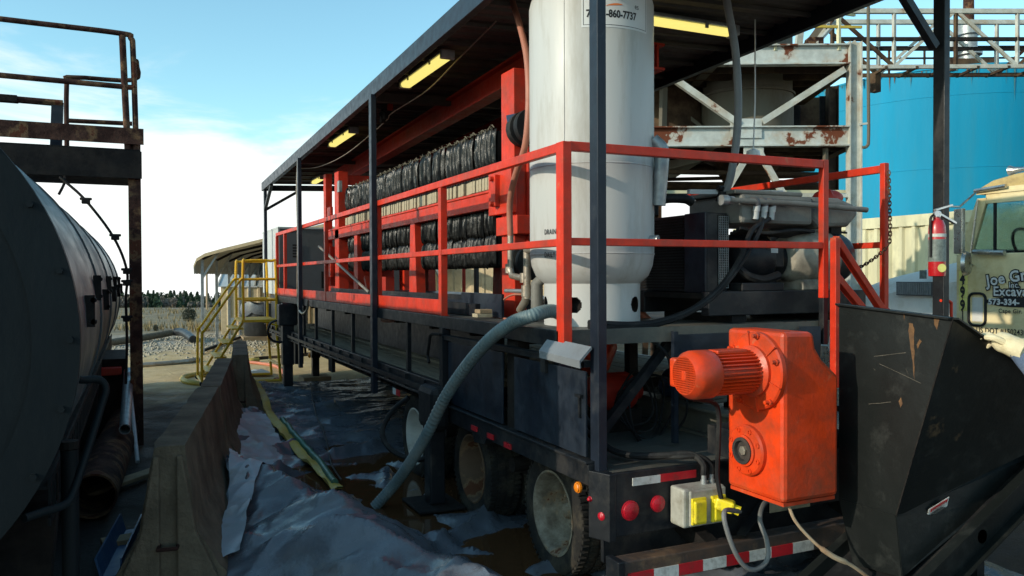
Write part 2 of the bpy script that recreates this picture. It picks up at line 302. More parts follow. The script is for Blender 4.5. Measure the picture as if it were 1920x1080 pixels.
# dry field, gravel and the wood beyond it (nobody could count these)
mb = MB(); rs = random.Random(2)
for i in range(5200):
    d = 30+rs.random()**1.6*110; a = R_(-22+rs.random()*44); x, y = d*math.sin(a), d*math.cos(a); z = gh(x, y)
    if noise.noise(V(x*.12, y*.12, 9)) < -.05: continue
    s = (.08+.2*rs.random())*(1+d/120)
    for k in range(4):
        t_ = rs.random()*6.28; dx, dy = math.cos(t_)*.06*s*4, math.sin(t_)*.06*s*4; ex, ey = rs.uniform(-.4,.4)*s, rs.uniform(-.4,.4)*s
        mb.add([(x-dx*.3, y-dy*.3, z-.03), (x+dx*.3, y+dy*.3, z-.03), (x+ex, y+ey, z+s*rs.uniform(.7,1.3))], [(0,1,2)])
mb.build('dry_grass', M['grass'], label='dry brown grass tufts over the open field', cat='grass', kind='stuff')
mb = MB(); rs = random.Random(3)
for i in range(3600):
    y = rs.uniform(18.5, 26.5); x = rs.uniform(-3.5, 4.5)
    if rs.random() > sm(18.5, 23, y): continue
    s = rs.uniform(.02,.065); z = gh(x, y); q = [V(rs.uniform(.6,1.2)*s*cx, rs.uniform(.6,1.2)*s*cy, rs.uniform(.5,1)*s*cz) for cx, cy, cz in ((1,0,0),(0,1,0),(-1,0,0),(0,-1,0),(0,0,1.0))]
    mb.add([V(x, y, z)+p for p in q], [(0,1,4),(1,2,4),(2,3,4),(3,0,4)])
mb.build('gravel', M['stone'], label='pale loose gravel spread beyond the yard edge', cat='gravel', kind='stuff')
def crown(mb, c, rx, rz, n, s, rs, cone=False):
    for i in range(n):
        if cone:
            t_ = rs.random()**.8; rr = rx*(1-t_)*(.55+.45*rs.random())+.02; a = rs.random()*6.28; p = V(c[0]+math.cos(a)*rr, c[1]+math.sin(a)*rr, c[2]+t_*rz)
        else:
            while True:
                q = V(rs.uniform(-1,1), rs.uniform(-1,1), rs.uniform(-1,1))
                if .25 < q.length < 1: break
            p = V(c[0]+q.x*rx, c[1]+q.y*rx, c[2]+rz*.55+q.z*rz*.5)
        d = V(rs.uniform(-1,1), rs.uniform(-1,1), rs.uniform(-.6,1)).normalized(); e = d.orthogonal().normalized(); f = d.cross(e); k = s*rs.uniform(.5,1.3)
        mb.add([p-e*k, p+f*k*.7, p+e*k, p-f*k*.7], [(0,1,2,3)])
mb = MB(); mt = MB(); rs = random.Random(5)
for i in range(760):
    a = R_(-7+rs.random()*22 if i < 620 else -30+rs.random()*110); d = rs.uniform(225, 330); x, y = d*math.sin(a), d*math.cos(a); z = gh(x, y); hh = rs.uniform(4.0, 7.2)*(.7+.5*noise.noise(V(x*.03,y*.03,4))); kind = rs.random()
    if kind < .5: crown(mb, (x, y, z), hh*.36, hh, 230, .42, rs, True)
    else: crown(mt, (x, y, z), hh*.45, hh*.8, 170, .3, rs)
mb.build('evergreen_wood', M['tree'], label='dark green evergreen wood along the far horizon', cat='wood', kind='stuff')
mt.build('bare_thicket', M['treeb'], label='grey brown leafless thicket mixed into the far wood', cat='thicket', kind='stuff')
for (px, py, w_, h_, lab) in ((355,604,26,25,'round dark cedar shrub alone on the dry slope'),(372,566,14,12,'small dark shrub at the foot of the far wood'),(292,621,10,12,'low dark bush behind the drainage pipe'),(285,566,34,18,'grey brown scrub patch near the far wood, left of the carport')):
    q = P(px, py, Z=-1.0); q = V(q.x, q.y, 0)
    for _ in range(6):
        q = P(px, py, Z=gh(q.x, q.y)); q.z = 0
    z = gh(q.x, q.y); zz = (q-CAM).dot(fw); r_ = w_/2*zz/F; hh = h_*zz/F*1.15
    o = thing('shrub', lab, 'shrub', (q.x, q.y, z)); m1 = MB(); crown(m1, (q.x, q.y, z-hh*.12), r_, hh, 2200, r_*.075, random.Random(px)); m1.build('foliage', M['cone'], o)
    MB().tube([(q.x, q.y, z-.05), (q.x+.02, q.y, z+hh*.3), (q.x-.05, q.y+.03, z+hh*.75)], [r_*.07, r_*.05, r_*.02], 6).build('stem', M['wood'], o)

# ------------------------------------------------------------------ plastic sheet with muddy water
def seg_d(x, y, a, c):
    ax, ay = a; cx, cy = c; t_ = ((x-ax)*(cx-ax)+(y-ay)*(cy-ay))/((cx-ax)**2+(cy-ay)**2); t2 = max(0, min(1, t_)); dx, dy = x-(ax+(cx-ax)*t2), y-(ay+(cy-ay)*t2)
    side = (cx-ax)*(y-ay)-(cy-ay)*(x-ax); return math.hypot(dx, dy), side, t_
def hsh(i, j, k): return noise.cell(V(i+.5, j+.5, k*7.3+.5))
def facet(x, y, c, seed):
    u, v_ = x/c, y/c; i, j = math.floor(u), math.floor(v_); a, b_ = u-i, v_-j
    h00, h10, h01, h11 = hsh(i,j,seed), hsh(i+1,j,seed), hsh(i,j+1,seed), hsh(i+1,j+1,seed)
    if (i+j) % 2: return h00+(h10-h00)*a+(h01-h00)*b_ if a+b_ < 1 else h11+(h01-h11)*(1-a)+(h10-h11)*(1-b_)
    return h00+(h10-h00)*a+(h11-h10)*b_ if a > b_ else h00+(h11-h01)*a+(h01-h00)*b_
def sheet_h(x, y):
    p = V(x, y, 0); wx = x+.13*noise.noise(p*1.7); wy = y+.13*noise.noise(p*1.7+V(9,4,2)); r1x, r1y = wx*.86-wy*.5, wx*.5+wy*.86; r2x, r2y = wx*.42+wy*.9, -wx*.9+wy*.42
    far = sm(6.5, 9, y); a3 = 1-abs(noise.noise(V(x*2.2, y*5.5, 4)))*2
    h = .07*noise.noise(V(r1x*1.3, r1y*1.3, 1))+.035*facet(r1x, r1y, .62, 1)+.05*far*a3*abs(a3)+.003*noise.noise(p*18)
    d, side, t_ = seg_d(x, y, (.78, 6.45), (1.72, 3.3)); w_ = .55 if side < 0 else .24
    k = math.exp(-(d/w_)**2); h = h*(.62+.55*k)-.012+.33*k*(.85+.3*noise.noise(p*1.1))
    xl = .5+.135*(y-5.69); e = max(0, 1-(x-xl)/.55); h += .13*e*e*sm(5.8, 7.2, y)
    h *= (1-.7*sm(1.95, 2.3, x)*sm(3.9, 4.4, y)); h -= .02*sm(1.3, 1.7, x)*sm(5.0,5.4,y)*(1-sm(8,9,y))
    h += .02+.07*sm(7.2, 9, y)+.015*sm(1.5,1.9,x)*sm(4.6,5.2,y)*(1-sm(7.4,8.4,y))
    return max(h, -.025)
import numpy as np
def sheet(name, xl, xr_, y0, y1, st, seed, mat_, label, cat, folds=1.0):
    q = random.Random(seed); ny = int((y1-y0)/st); nx = max(8, int(max(xr_(y0+(y1-y0)*k/9)-xl(y0+(y1-y0)*k/9) for k in range(10))/st)); mb = MB(); A = np.zeros((ny+1, nx+1, 3))
    for j in range(ny+1):
        y_ = y0+(y1-y0)*j/ny; l, r_ = xl(y_), xr_(y_)
        for i in range(nx+1):
            x = l+(r_-l)*i/nx; y = y_+.10*noise.noise(V(x*1.6, 0, 2)); A[j, i] = (x, y, sheet_h(x, y))
    Xa, Ya = A[..., 0], A[..., 1]; xm, xM = Xa.min(), Xa.max(); area = (xM-xm)*(y1-y0); H = np.zeros_like(Xa)
    WX = Xa+.05*np.sin(Ya*2.3+Xa*1.1)+.03*np.sin(Ya*5.1); WY = Ya+.05*np.sin(Xa*2.9+1)+.02*np.sin(Xa*6.7)
    for cnt, l0, l1, a0_, a1_, w0_, w1_ in ((3.2,.6,1.9,.04,.11,.08,.20),(11,.25,.9,.018,.055,.035,.09),(30,.10,.4,.006,.019,.016,.04)):
        for _ in range(int(cnt*area*folds)):
            cx, cy = q.uniform(xm, xM), q.uniform(y0, y1); far = sm(7, 9.5, cy); an = q.uniform(0, math.pi)*(1-far)+far*q.gauss(.1, .35); ln = q.uniform(l0, l1); am = q.uniform(a0_, a1_)*(1 if q.random() < .72 else -.7)*(1-.45*far); w_ = q.uniform(w0_, w1_); dx, dy = math.cos(an), math.sin(an)
            mk = (np.abs(Xa-cx) < ln*.5+w_*4) & (np.abs(Ya-cy) < ln*.5+w_*4)
            if not mk.any(): continue
            ux, uy = WX[mk]-cx, WY[mk]-cy; t_ = (ux*dx+uy*dy)/(ln/2); d_ = -ux*dy+uy*dx; skew = np.where(d_ > 0, 1.0, q.uniform(.35, 1.0))
            H[mk] += am*np.clip(1-t_*t_, 0, None)*np.exp(-np.abs(d_)/(w_*skew))
    K_ = np.clip((A[..., 2]+.03)/.12, .35, 1.0); A[..., 2] += (H-.022)*np.where((Xa > 2.3) & (Ya > 3.9), .55, 1.0)
    mb.v = [tuple(p) for p in A.reshape(-1, 3)]; n = nx+1; mb.f = [(j*n+i, j*n+i+1, (j+1)*n+i+1, (j+1)*n+i) for j in range(ny) for i in range(nx)]
    o = mb.build(name, mat_, smooth=True, label=label, cat=cat); o.data.set_sharp_from_angle(angle=R_(40)); return o
def tarp_l(y): return .50+.135*(y-5.69)+.07*noise.noise(V(0, y*1.7, 3))+.02*noise.noise(V(0, y*7, 3))-.22*(1-sm(4.2, 6.3, y))
M['film'] = mat('black_film', (.105,.116,.135), .25, var=.35, vs=2, dirt=(.12,.115,.105), da=.25, ds=2.2, bump=.25, bs=12, spec=.6)
M['pale'] = mat('pale_film', (.34,.37,.40), .45, var=.15, vs=3, dirt=(.20,.18,.14), da=.3, ds=3, bump=.2, bs=9, spec=.6)
sheet('plastic_sheet', tarp_l, lambda y: 4.7, 2.8, 13.1, .030, 3, M['film'], 'crumpled black plastic sheeting spread on the ground under the trailer', 'sheeting')
def pline(pts):
    q = sorted([(P(a, b_, Z=.14).y, P(a, b_, Z=.14).x) for a, b_ in pts])
    def f(y):
        for (ya, xa), (yb_, xb) in zip(q, q[1:]):
            if y <= yb_ or (yb_, xb) == q[-1]: t_ = max(0, min(1, (y-ya)/(yb_-ya))); return xa+(xb-xa)*t_+.015*noise.noise(V(y*6, xa, 1))
    return f, q[0][0], q[-1][0]
_sh = sheet_h
def sheet_h(x, y): return _sh(x, y)+.085+.02*facet(x, y, .3, 8)
fl, f0, f1 = pline(((468,768),(452,812),(434,868),(431,905),(428,960),(405,1040))); fr_, _, _ = pline(((480,768),(528,828),(532,868),(505,905),(480,935),(450,1040)))
sheet('folded_sheet', fl, fr_, f0, f1, .026, 5, M['pale'], 'pale folded edge of plastic sheeting lying along the barrier foot', 'sheeting')
sheet_h = _sh
wm = bpy.data.materials.new('muddy_water'); wm.use_nodes = True; b = wm.node_tree.nodes['Principled BSDF']
b.inputs['Base Color'].default_value = (.075,.034,.014,1); b.inputs['Roughness'].default_value = .06; b.inputs['IOR'].default_value = 1.33
mb = MB(); nx = 40
mb.add([(1.15+1.9*i/nx, 3.3+j*.15, .022) for j in range(38) for i in range(nx+1)], [(j*(nx+1)+i, j*(nx+1)+i+1, (j+1)*(nx+1)+i+1, (j+1)*(nx+1)+i) for j in range(37) for i in range(nx)])
o = link('water', mb.mesh('water', True), wm); tag(o, kind='structure')

# ------------------------------------------------------------------ concrete barriers
def barrier(a, b_, label, zs=0, chip=0):
    a = V(*a, 0); b_ = V(*b_, 0); d = (b_-a); ln = d.length; d.normalize(); s = V(d.y, -d.x, 0)
    prof = [(-.30,0),(.30,0),(.30,.075),(.155,.33),(.085,.81),(-.085,.81),(-.155,.33),(-.30,.075)]
    bm = bmesh.new(); n = max(4, int(ln/.12)); rings = []
    full = []
    for i in range(len(prof)):
        p, q = prof[i], prof[(i+1) % len(prof)]; k = 1 if abs(p[1]-q[1])+abs(p[0]-q[0]) < .15 else 4
        for j in range(k): full.append((p[0]+(q[0]-p[0])*j/k, p[1]+(q[1]-p[1])*j/k))
    mbx = MB(); m = len(full)
    for i in range(n+1):
        for (u, z) in full:
            p = a+d*(ln*i/n)+s*u+V(0,0,z+zs); k = noise.noise(p*4)*.008+noise.noise(p*15)*.004
            if i in (0, n) and abs(u) > .05: k -= .012*abs(noise.noise(p*9))*2
            mbx.v.append(tuple(p+s*k*(1 if u > 0 else -1)+V(0,0,k*.6 if z > .5 else 0)))
    for i in range(n):
        for k in range(m): mbx.f.append((i*m+k, i*m+(k+1) % m, (i+1)*m+(k+1) % m, (i+1)*m+k))
    mbx.f += [tuple(range(m))[::-1], tuple(range(n*m, n*m+m))]
    o = thing('concrete_barrier', label, 'barrier', tuple(a), 0, 'concrete barriers along the sheeting'); mbx.build('body', M['concrete'], o, smooth=True)
    for sg_ in (-1, 1):
        pl = [(.045,.06),(.26,.06),(.145,.33),(.075,.76),(.045,.76)]; MB().prism([a+s*(sg_*u)+V(0,0,z+zs)-d*.002 for u, z in pl], -d*.035).build('end_lip', M['concrete'], o, bevel=.01)
    hook = MB()
    for zz in (.26,): hook.tube([a-d*.0+s*.05+V(0,0,zz+zs), a-d*.09+s*.05+V(0,0,zz+zs), a-d*.09-s*.05+V(0,0,zz+zs), a-s*.05+V(0,0,zz+zs)], .011, 6)
    hook.build('lifting_loop', M['rusty'], o); return o
barrier((.155,4.90), (.56,7.42), 'nearest concrete road barrier, its worn end facing the camera')
barrier((.58,7.48), (.93,9.98), 'middle concrete road barrier, end to end with the nearest one')
barrier((1.12,10.1), (1.36,12.3), 'farthest concrete road barrier, set over towards the yellow steps', .02)

# ------------------------------------------------------------------ big horizontal tank on the left
TX, TZ, TR, TY0, TY1 = -1.42, 1.5, 1.2, 3.8, 14.6
tk = thing('horizontal_tank', 'large dark steel tank lying on its side at the left edge', 'tank', (TX, 9.2, 0))
mb = MB(); prof = []; n = 36
for i in range(n+1):
    y = TY0+(TY1-TY0)*i/n; prof.append((TR, y))
prof2 = []
for (r_, y) in prof: prof2.append((r_+.004*math.sin(y*5.1), y))
mb.lathe(prof2, (TX, 0, TZ), (0,1,0), 72, cap=False).build('shell', M['tank'], tk, smooth=True)
MB().lathe([(.01, TY1+.14), (.6, TY1+.12), (1.0, TY1+.06), (TR, TY1)], (TX,0,TZ), (0,1,0), 48, cap=False).build('far_end', M['tank'], tk, smooth=True)
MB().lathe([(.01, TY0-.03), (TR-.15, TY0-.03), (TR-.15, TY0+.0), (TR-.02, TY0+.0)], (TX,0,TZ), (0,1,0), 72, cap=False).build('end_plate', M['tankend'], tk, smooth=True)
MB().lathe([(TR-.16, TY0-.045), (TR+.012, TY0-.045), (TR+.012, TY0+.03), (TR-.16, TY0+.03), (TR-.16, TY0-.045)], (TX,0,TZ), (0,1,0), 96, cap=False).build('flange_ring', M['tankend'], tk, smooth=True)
bm_ = MB().tube([(0,0,-.02), (0,0,.022)], .014, 6).mesh('bolt')
for k in range(26):
    a = 2*math.pi*k/26; o = link('bolt', bm_, M['tankend'], tk); o.location = V(math.cos(a)*(TR-.025), TY0-.045-9.2, TZ+math.sin(a)*(TR-.025)); o.rotation_euler = (R_(90), 0, 0)
for k, y in enumerate((6.2, 8.6, 11.0, 13.3)):
    MB().lathe([(TR-.01, y), (TR+.012, y), (TR+.012, y+.05), (TR-.01, y+.05)], (TX,0,TZ), (0,1,0), 72, cap=False).build('seam_band', M['tank'], tk, smooth=True)
for k in range(9):                                     # lugs along the flank
    y = 4.6+k*1.2; a = R_(4+5*(k % 2)); c = V(TX+math.cos(a)*TR, y, TZ+math.sin(a)*TR)
    MB().box(c.x-.01, c.x+.035, y-.02, y+.02, c.z-.08, c.z+.08).tube([c+V(.03,-.02,.055), c+V(.03,.04,.055)], .015, 6).tube([c+V(.03,-.02,-.055), c+V(.03,.04,-.055)], .015, 6).build('hinge_lug', M['dark'], tk)
# slotted angle along the lower flank
a = R_(-33); c0 = V(TX+math.cos(a)*TR, 0, TZ+math.sin(a)*TR)
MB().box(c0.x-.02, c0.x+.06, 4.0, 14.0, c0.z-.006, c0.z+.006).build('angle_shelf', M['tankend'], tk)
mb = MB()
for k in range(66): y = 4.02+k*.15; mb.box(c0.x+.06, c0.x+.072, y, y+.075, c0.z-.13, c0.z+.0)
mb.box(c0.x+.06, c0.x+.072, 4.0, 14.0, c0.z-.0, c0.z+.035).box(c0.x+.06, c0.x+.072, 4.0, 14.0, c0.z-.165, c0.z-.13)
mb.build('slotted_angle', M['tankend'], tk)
for y in (4.5, 9.3, 13.8):
    MB().prism([(TX-1.0,y,0),(TX+1.0,y,0),(TX+1.06,y,.62),(TX+.75,y,.62),(TX+.4,y,.38),(TX-.4,y,.38),(TX-.75,y,.62),(TX-1.06,y,.62)], (0,.22,0)).build('saddle', M['dark'], tk)
MB().box(TX-.9, TX-.7, 4.2, 14.2, .0, .26).box(TX+.7, TX+.9, 4.2, 14.2, .0, .26).build('skid_beam', M['dark'], tk)
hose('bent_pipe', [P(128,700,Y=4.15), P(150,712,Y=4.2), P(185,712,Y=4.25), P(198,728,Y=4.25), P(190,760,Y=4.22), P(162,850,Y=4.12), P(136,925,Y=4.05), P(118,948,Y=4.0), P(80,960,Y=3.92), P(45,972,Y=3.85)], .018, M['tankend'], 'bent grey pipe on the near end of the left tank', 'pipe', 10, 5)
o = thing('stand_pipe', 'upright grey pipe standing in front of the left tank', 'pipe', tuple(P(131,1070,Z=0)+V(0,-.9,0))); q = P(131,900,Y=4.3)
o.location = (q.x, 4.3, 0); ORG[o.name] = V(q.x, 4.3, 0)
MB().tube([(q.x,4.3,0),(q.x,4.3,.95)], .038, 12).build('tube', M['tankend'], o, smooth=True); MB().lathe([(.1,0),(.1,.02),(.045,.03),(.045,.08)], (q.x,4.3,0), (0,0,1), 12).build('foot_flange', M['dark'], o); MB().tube([(q.x,4.3,.955),(q.x,4.3,.99)], .042, 12).build('cap', M['dark'], o)

# catwalk over the tank
ct = thing('catwalk', 'rusty catwalk with pipe handrails over the left tank', 'catwalk', (-.6, 9.0, 0))
Yc = 9.35; ZD = P(255,283,Y=Yc).z; pr = .028
MB().box(-.06, .06, Yc-.06, Yc+.06, 0, ZD+.12).build('post', M['rusty'], ct)
MB().box(-3.3, .06, Yc-.10, Yc+.95, ZD-.27, ZD).build('deck', M['dark'], ct)
MB().box(-3.3, .07, Yc-.115, Yc-.10, ZD-.30, ZD-.02).build('side_channel', M['dark'], ct)
MB().box(-3.3, .09, Yc-.13, Yc-.115, P(200,271,Y=Yc).z, P(200,241,Y=Yc).z).build('toe_board', M['rusty'], ct)
zt = P(240,68,Y=Yc).z; zm = P(240,163,Y=Yc).z
MB().tube(spline([V(-3.3,Yc-.08,zt+.03), V(-1.0,Yc-.08,zt+.01), V(-.12,Yc-.08,zt), V(-.02,Yc-.08,zt-.04), V(0.0,Yc-.08,zt-.2), V(.02,Yc-.08,ZD)], 6), pr, 10).build('top_rail', M['rusty'], ct, smooth=True)
MB().tube([(-3.3,Yc-.08,zm+.01),(.02,Yc-.08,zm-.02)], pr, 10).build('middle_rail', M['rusty'], ct, smooth=True)
MB().tube([(-.10,Yc-.08,zt-.02),(-.06,Yc-.08,ZD)], pr*1.15, 10).build('rail_post', M['rusty'], ct, smooth=True)
q1 = P(125,250,Y=Yc+.85); q2 = P(125,160,Y=Yc+.85); q3 = P(135,145,Y=Yc+.85); q4 = P(250,150,Y=Yc+.85)
MB().tube(spline([V(q1.x,q1.y,ZD), q2, q3, q4, V(.03,Yc-.05,q4.z-.0)], 4), pr*.9, 8).build('far_rail', M['rusty'], ct, smooth=True)
MB().tube([P(125,226,Y=Yc+.85), P(248,232,Y=Yc+.85)], pr*.9, 8).build('far_rail', M['rusty'], ct, smooth=True)
MB().bar(P(105,280,Y=Yc+.3), P(108,192,Y=Yc+.3), .11, .04).build('bracket', M['postblue'], ct)
MB().tube([P(0,184,Y=Yc+.3), P(118,194,Y=Yc+.3)], .035, 8).build('pipe_arm', M['rusty'], ct)
MB().box(*sorted((P(-40,184,Y=Yc+.3).x, P(33,184,Y=Yc+.3).x)), Yc+.24, Yc+.36, P(0,190,Y=Yc+.3).z, P(0,178,Y=Yc+.3).z).build('pipe_clamp', M['dark'], ct)
cab = thing('hanging_cable', 'black cable with clamps sagging from the catwalk past the tank', 'cable', (0,8.5,0))
cp = spline([P(112,332,Y=8.6), P(160,375,Y=8.5), P(213,445,Y=8.4), P(238,508,Y=8.4), P(236,560,Y=8.4), P(238,640,Y=8.4), P(236,720,Y=8.4)], 6)
MB().tube(cp, .013, 6).build('cable', M['dark'], cab, smooth=True)
MB().tube(spline([P(122,330,Y=8.6), P(120,345,Y=8.6), P(110,365,Y=8.6)], 4), .012, 6).build('pigtail', M['dark'], cab)
for (px, py) in ((161,377),(216,445),(238,509),(238,531),(238,598)):
    c = P(px, py, Y=8.4); MB().box(c.x-.035, c.x+.035, c.y-.03, c.y+.03, c.z-.025, c.z+.025).tube([c+V(-.05,0,.02), c+V(.05,0,.02)], .014, 6).build('clamp', M['dark'], cab, bevel=.008)

# odds and ends on the ground between tank and barrier
mb = MB(); a = V(-.30,6.62,.16); d = V(.055,1,0).normalized()
mb.lathe([(.15,0),(.165,0),(.165,3.4),(.15,3.4),(.15,0)], a, d, 24, cap=False).build('large_pipe', M['rusty'], smooth=True, label='wide rusty pipe lying open ended beside the left tank', cat='pipe')
MB().lathe([(.042,0),(.05,0),(.05,1.9),(.042,1.9),(.042,0)], (-.10,8.0,.40), V(.01,.95,.16), 14, cap=False).build('plastic_pipe', M['galv'], smooth=True, label='thicker grey pipe, its open end towards the camera, by the tank', cat='pipe', group='loose pipes')
MB().tube([P(258,866,Z=.02), P(241,700,Y=9.6)], .019, 8).build('plastic_pipe', M['pvc'], smooth=True, label='long thin white pipe leaning by the catwalk post', cat='pipe', group='loose pipes')
MB().tube([P(240,806,Z=.25), P(246,700,Y=9.8)], .021, 8).build('plastic_pipe', M['pvc'], smooth=True, label='shorter white pipe leaning behind the long thin one', cat='pipe', group='loose pipes')
a = P(190,1085,Z=.03); c = P(235,995,Z=.03); s = V(.34,.02,0)
MB().plate([a, a+s, c+s, c], .012).plate([a, c, c+V(-.03,0,.12), a+V(-.03,0,.12)], .012).plate([a+s*.3, c+s*.3, c+s*.3+V(0,0,.10), a+s*.3+V(0,0,.10)], .01).build('steel_channel', M['bluest'], label='blue painted steel channel lying at the barrier end', cat='channel')
rs = random.Random(11)
for i, (px, py, ln, an, lab) in enumerate(((330,760,1.0,40,'rotten plank on the mud left of the barrier'),(300,1000,.7,80,'short dark plank between blue channel and barrier'))):
    c = P(px, py, Z=.05) if i == 1 else V(-.1, 7.6, .03); d = V(math.sin(R_(an)), math.cos(R_(an)), 0)*ln/2; MB().bar(c-d, c+d, .14, .035).build('plank', M['wood'], label=lab, cat='plank', bevel=.006)
MB().box(-.62,-.1,9.9,11.2,.62,.86).box(-.62,-.1,9.9,10.0,0,.62).box(-.62,-.1,11.1,11.2,0,.62).build('pipe_rack', M['dark'], label='dark steel support frame beneath the far part of the tank', cat='frame')
MB().box(-.45,-.15,9.72,9.88,.70,.78).build('red_toolbox', M['redd'], bevel=.01, label='small red metal box by the catwalk post', cat='box')
# ------------------------------------------------------------------ trailer
XL, XR = 2.15, 4.75
tr = thing('flatbed_trailer', 'long black lowbed trailer with dual wheels carrying the filter press', 'trailer', (3.45, 8.5, 0))
def part(mb, name, m, p=None, **k): return mb.build(name, M[m] if isinstance(m, str) else m, p or tr, **k)
part(MB().box(2.19,4.71,3.53,5.74,.69,.74), 'rear_deck', 'deck')
bmsh = MB().box(-.073,.073,-4.4,4.4,-.022,.022).mesh('deck_board')
for i in range(17):
    o = link('deck_board', bmsh, M['board'], tr); o.location = (2.25+i*.15-3.45, 10.16-8.5, .905+random.uniform(-.003,.003))
part(MB().box(2.11,2.165,3.62,5.86,.665,.775).box(2.095,2.17,3.62,5.86,.775,.79), 'side_sill', 'black', bevel=.004)
part(MB().box(4.735,4.79,3.62,5.86,.665,.775), 'side_sill', 'black')
sr = part(MB().box(2.115,2.165,5.9,14.5,.79,.93).box(2.09,2.115,5.9,14.5,.79,.81), 'side_rail', 'black', bevel=.004)
part(MB().box(4.735,4.785,5.9,14.5,.79,.93), 'side_rail', 'black')
pk = MB().box(-.022,.0,-.05,.05,-.055,.055).mesh('stake_pocket')
for i in range(17):
    o = link('stake_pocket', pk, M['black'], tr); o.location = (2.114-3.45, 6.25+i*.5-8.5, .862)
part(MB().box(2.058,2.07,5.95,14.45,.845,.885), 'rub_rail', 'black')
part(MB().box(2.11,2.14,6.05,6.3,.74,.79), 'hanger_bracket', 'dark')
part(MB().box(2.085,2.09,6.95,7.05,.70,.755), 'reflector', 'tapew'); part(MB().box(2.085,2.09,6.84,6.95,.70,.755), 'reflector', 'taper')
for x in (2.85, 3.95):
    part(MB().box(x,x+.14,6.0,14.3,.86,.88).box(x+.06,x+.08,6.0,14.3,.42,.86).box(x,x+.14,6.0,14.3,.40,.42), 'main_beam', 'dark')
    part(MB().box(x,x+.14,3.75,6.0,.40,.69), 'main_beam', 'dark')
mb = MB()
for i in range(16): part(MB().box(2.2,4.7,6.3+i*.52,6.38+i*.52,.72,.88), 'crossmember', 'dark')
# wheels
def wheel_mesh():
    t_ = [(.235,-.105),(.262,-.116),(.33,-.122),(.352,-.112),(.362,-.085),(.362,.085),(.352,.112),(.33,.122),(.262,.116),(.235,.105)]
    ty = MB().lathe(t_, (0,0,0), (-1,0,0), 48, cap=False)
    for k in range(60):
        a = 2*math.pi*k/60; d = V(0, math.cos(a), math.sin(a)); e = V(0,-math.sin(a), math.cos(a))
        for u in (-.092, -.032, .032, .092):
            c = d*.362+V(u,0,0)+e*(.012 if u*1 in (-.032,.092) else 0); q = V(.022,0,0)
            ty.hexa([c-q-e*.012-d*.006, c+q-e*.012-d*.006, c+q+e*.012-d*.006, c-q+e*.012-d*.006, c-q-e*.010+d*.009, c+q-e*.010+d*.009, c+q+e*.010+d*.009, c-q+e*.010+d*.009])
    rm = MB().lathe([(.232,-.11),(.245,.108),(.25,.116),(.238,.118),(.226,.10),(.212,.07),(.205,-.06),(.195,-.085),(.17,-.092),(.15,-.07),(.11,-.065),(.105,-.09),(.0001,-.09)], (0,0,0), (-1,0,0), 40, cap=False)
    hb = MB().lathe([(.075,-.09),(.072,-.03),(.055,-.02),(.045,.02),(.035,.03),(.0001,.031)], (0,0,0), (-1,0,0), 18, cap=False)
    for k in range(8):
        a = 2*math.pi*k/8; hb.tube([(.07,math.cos(a)*.128,math.sin(a)*.128),(.035,math.cos(a)*.128,math.sin(a)*.128)], .014, 6)
    return ty.mesh('tyre', True), rm.mesh('rim', True), hb.mesh('hub', True)
ty, rm, hb = wheel_mesh()
for ai, (yw, zw) in enumerate(((4.225,.352),(5.49,.345),(6.82,.345))):
    for (x, side, outer) in ((2.33,0,1),(2.60,0,0),(4.57,1,1),(4.30,1,0)):
        wp = bpy.data.objects.new('wheel', None); COL.objects.link(wp); wp.parent = tr; wp.location = (x-3.45, yw-8.5, zw); wp.rotation_euler = (random.uniform(0,6.28), 0, math.pi if side else 0)
        if not outer: wp.rotation_euler.z += math.pi
        m = M[('rim','rimr','rimw')[ai]]
        for nm, me in (('tyre',ty),('rim',rm),('hub',hb)):
            o = bpy.data.objects.new(nm, me); COL.objects.link(o); o.parent = wp
            if len(me.materials) == 0: me.materials.append(M['tyre' if nm == 'tyre' else 'rim'])
            if nm != 'tyre': o.material_slots[0].link = 'OBJECT'; o.material_slots[0].material = m
    part(MB().tube([(2.5,yw,zw),(4.4,yw,zw)], .06, 12), 'axle', 'dark', smooth=True)
    part(MB().box(2.78,2.86,yw-.45,yw+.45,.48,.55).box(2.78,2.86,yw-.62,yw-.5,.4,.69), 'leaf_spring', 'dark')
for y in (4.86, 6.15):
    part(MB().box(2.36,2.8,y-.08,y+.08,.42,.69).tube([(2.25,y,.50),(2.36,y,.50)], .05, 12), 'spring_hanger', 'dark')
part(MB().prism([(2.12,4.98,.665),(2.12,5.24,.665),(2.12,5.20,.60),(2.12,5.02,.62)], (.3,0,0)), 'mud_bracket', 'black')
for (y, z) in ((4.90,.70),(5.18,.705),(4.63,.69)): part(MB().box(2.100,2.108,y-.07,y+.03,z-.018,z+.016), 'side_reflector', 'taper')
# rear face
part(MB().box(2.20,4.70,3.50,3.53,.42,.745), 'rear_plate', 'black', bevel=.004)
part(MB().prism([(2.11,3.62,.40),(2.16,3.495,.38),(2.20,3.495,.38),(2.20,3.495,.75),(2.16,3.495,.75),(2.11,3.62,.75)][0:1]+[(2.16,3.495,.40),(2.20,3.495,.40),(2.20,3.62,.40)], (0,0,.345)), 'corner_post', 'black', bevel=.004)
def lens(x, y, z, r_, m, ax): return part(MB().lathe([(r_*1.15,-.006),(r_*1.15,.006),(r_,.007),(r_*.96,.014),(r_*.6,.02),(.0001,.022)], (x,y,z), ax, 20, cap=False), 'tail_lamp' if r_ > .03 else 'marker_lamp', m, smooth=True)
lens(2.285,3.499,.548,.045,'lensr',(0,-1,0)); lens(2.455,3.499,.562,.038,'lensr',(0,-1,0)); lens(2.150,3.545,.525,.022,'lensr',(-.9,-.4,0)); lens(2.108,3.72,.635,.026,'lenso',(-1,0,0)); lens(2.118,3.61,.60,.012,'lensr',(-1,-.3,0))
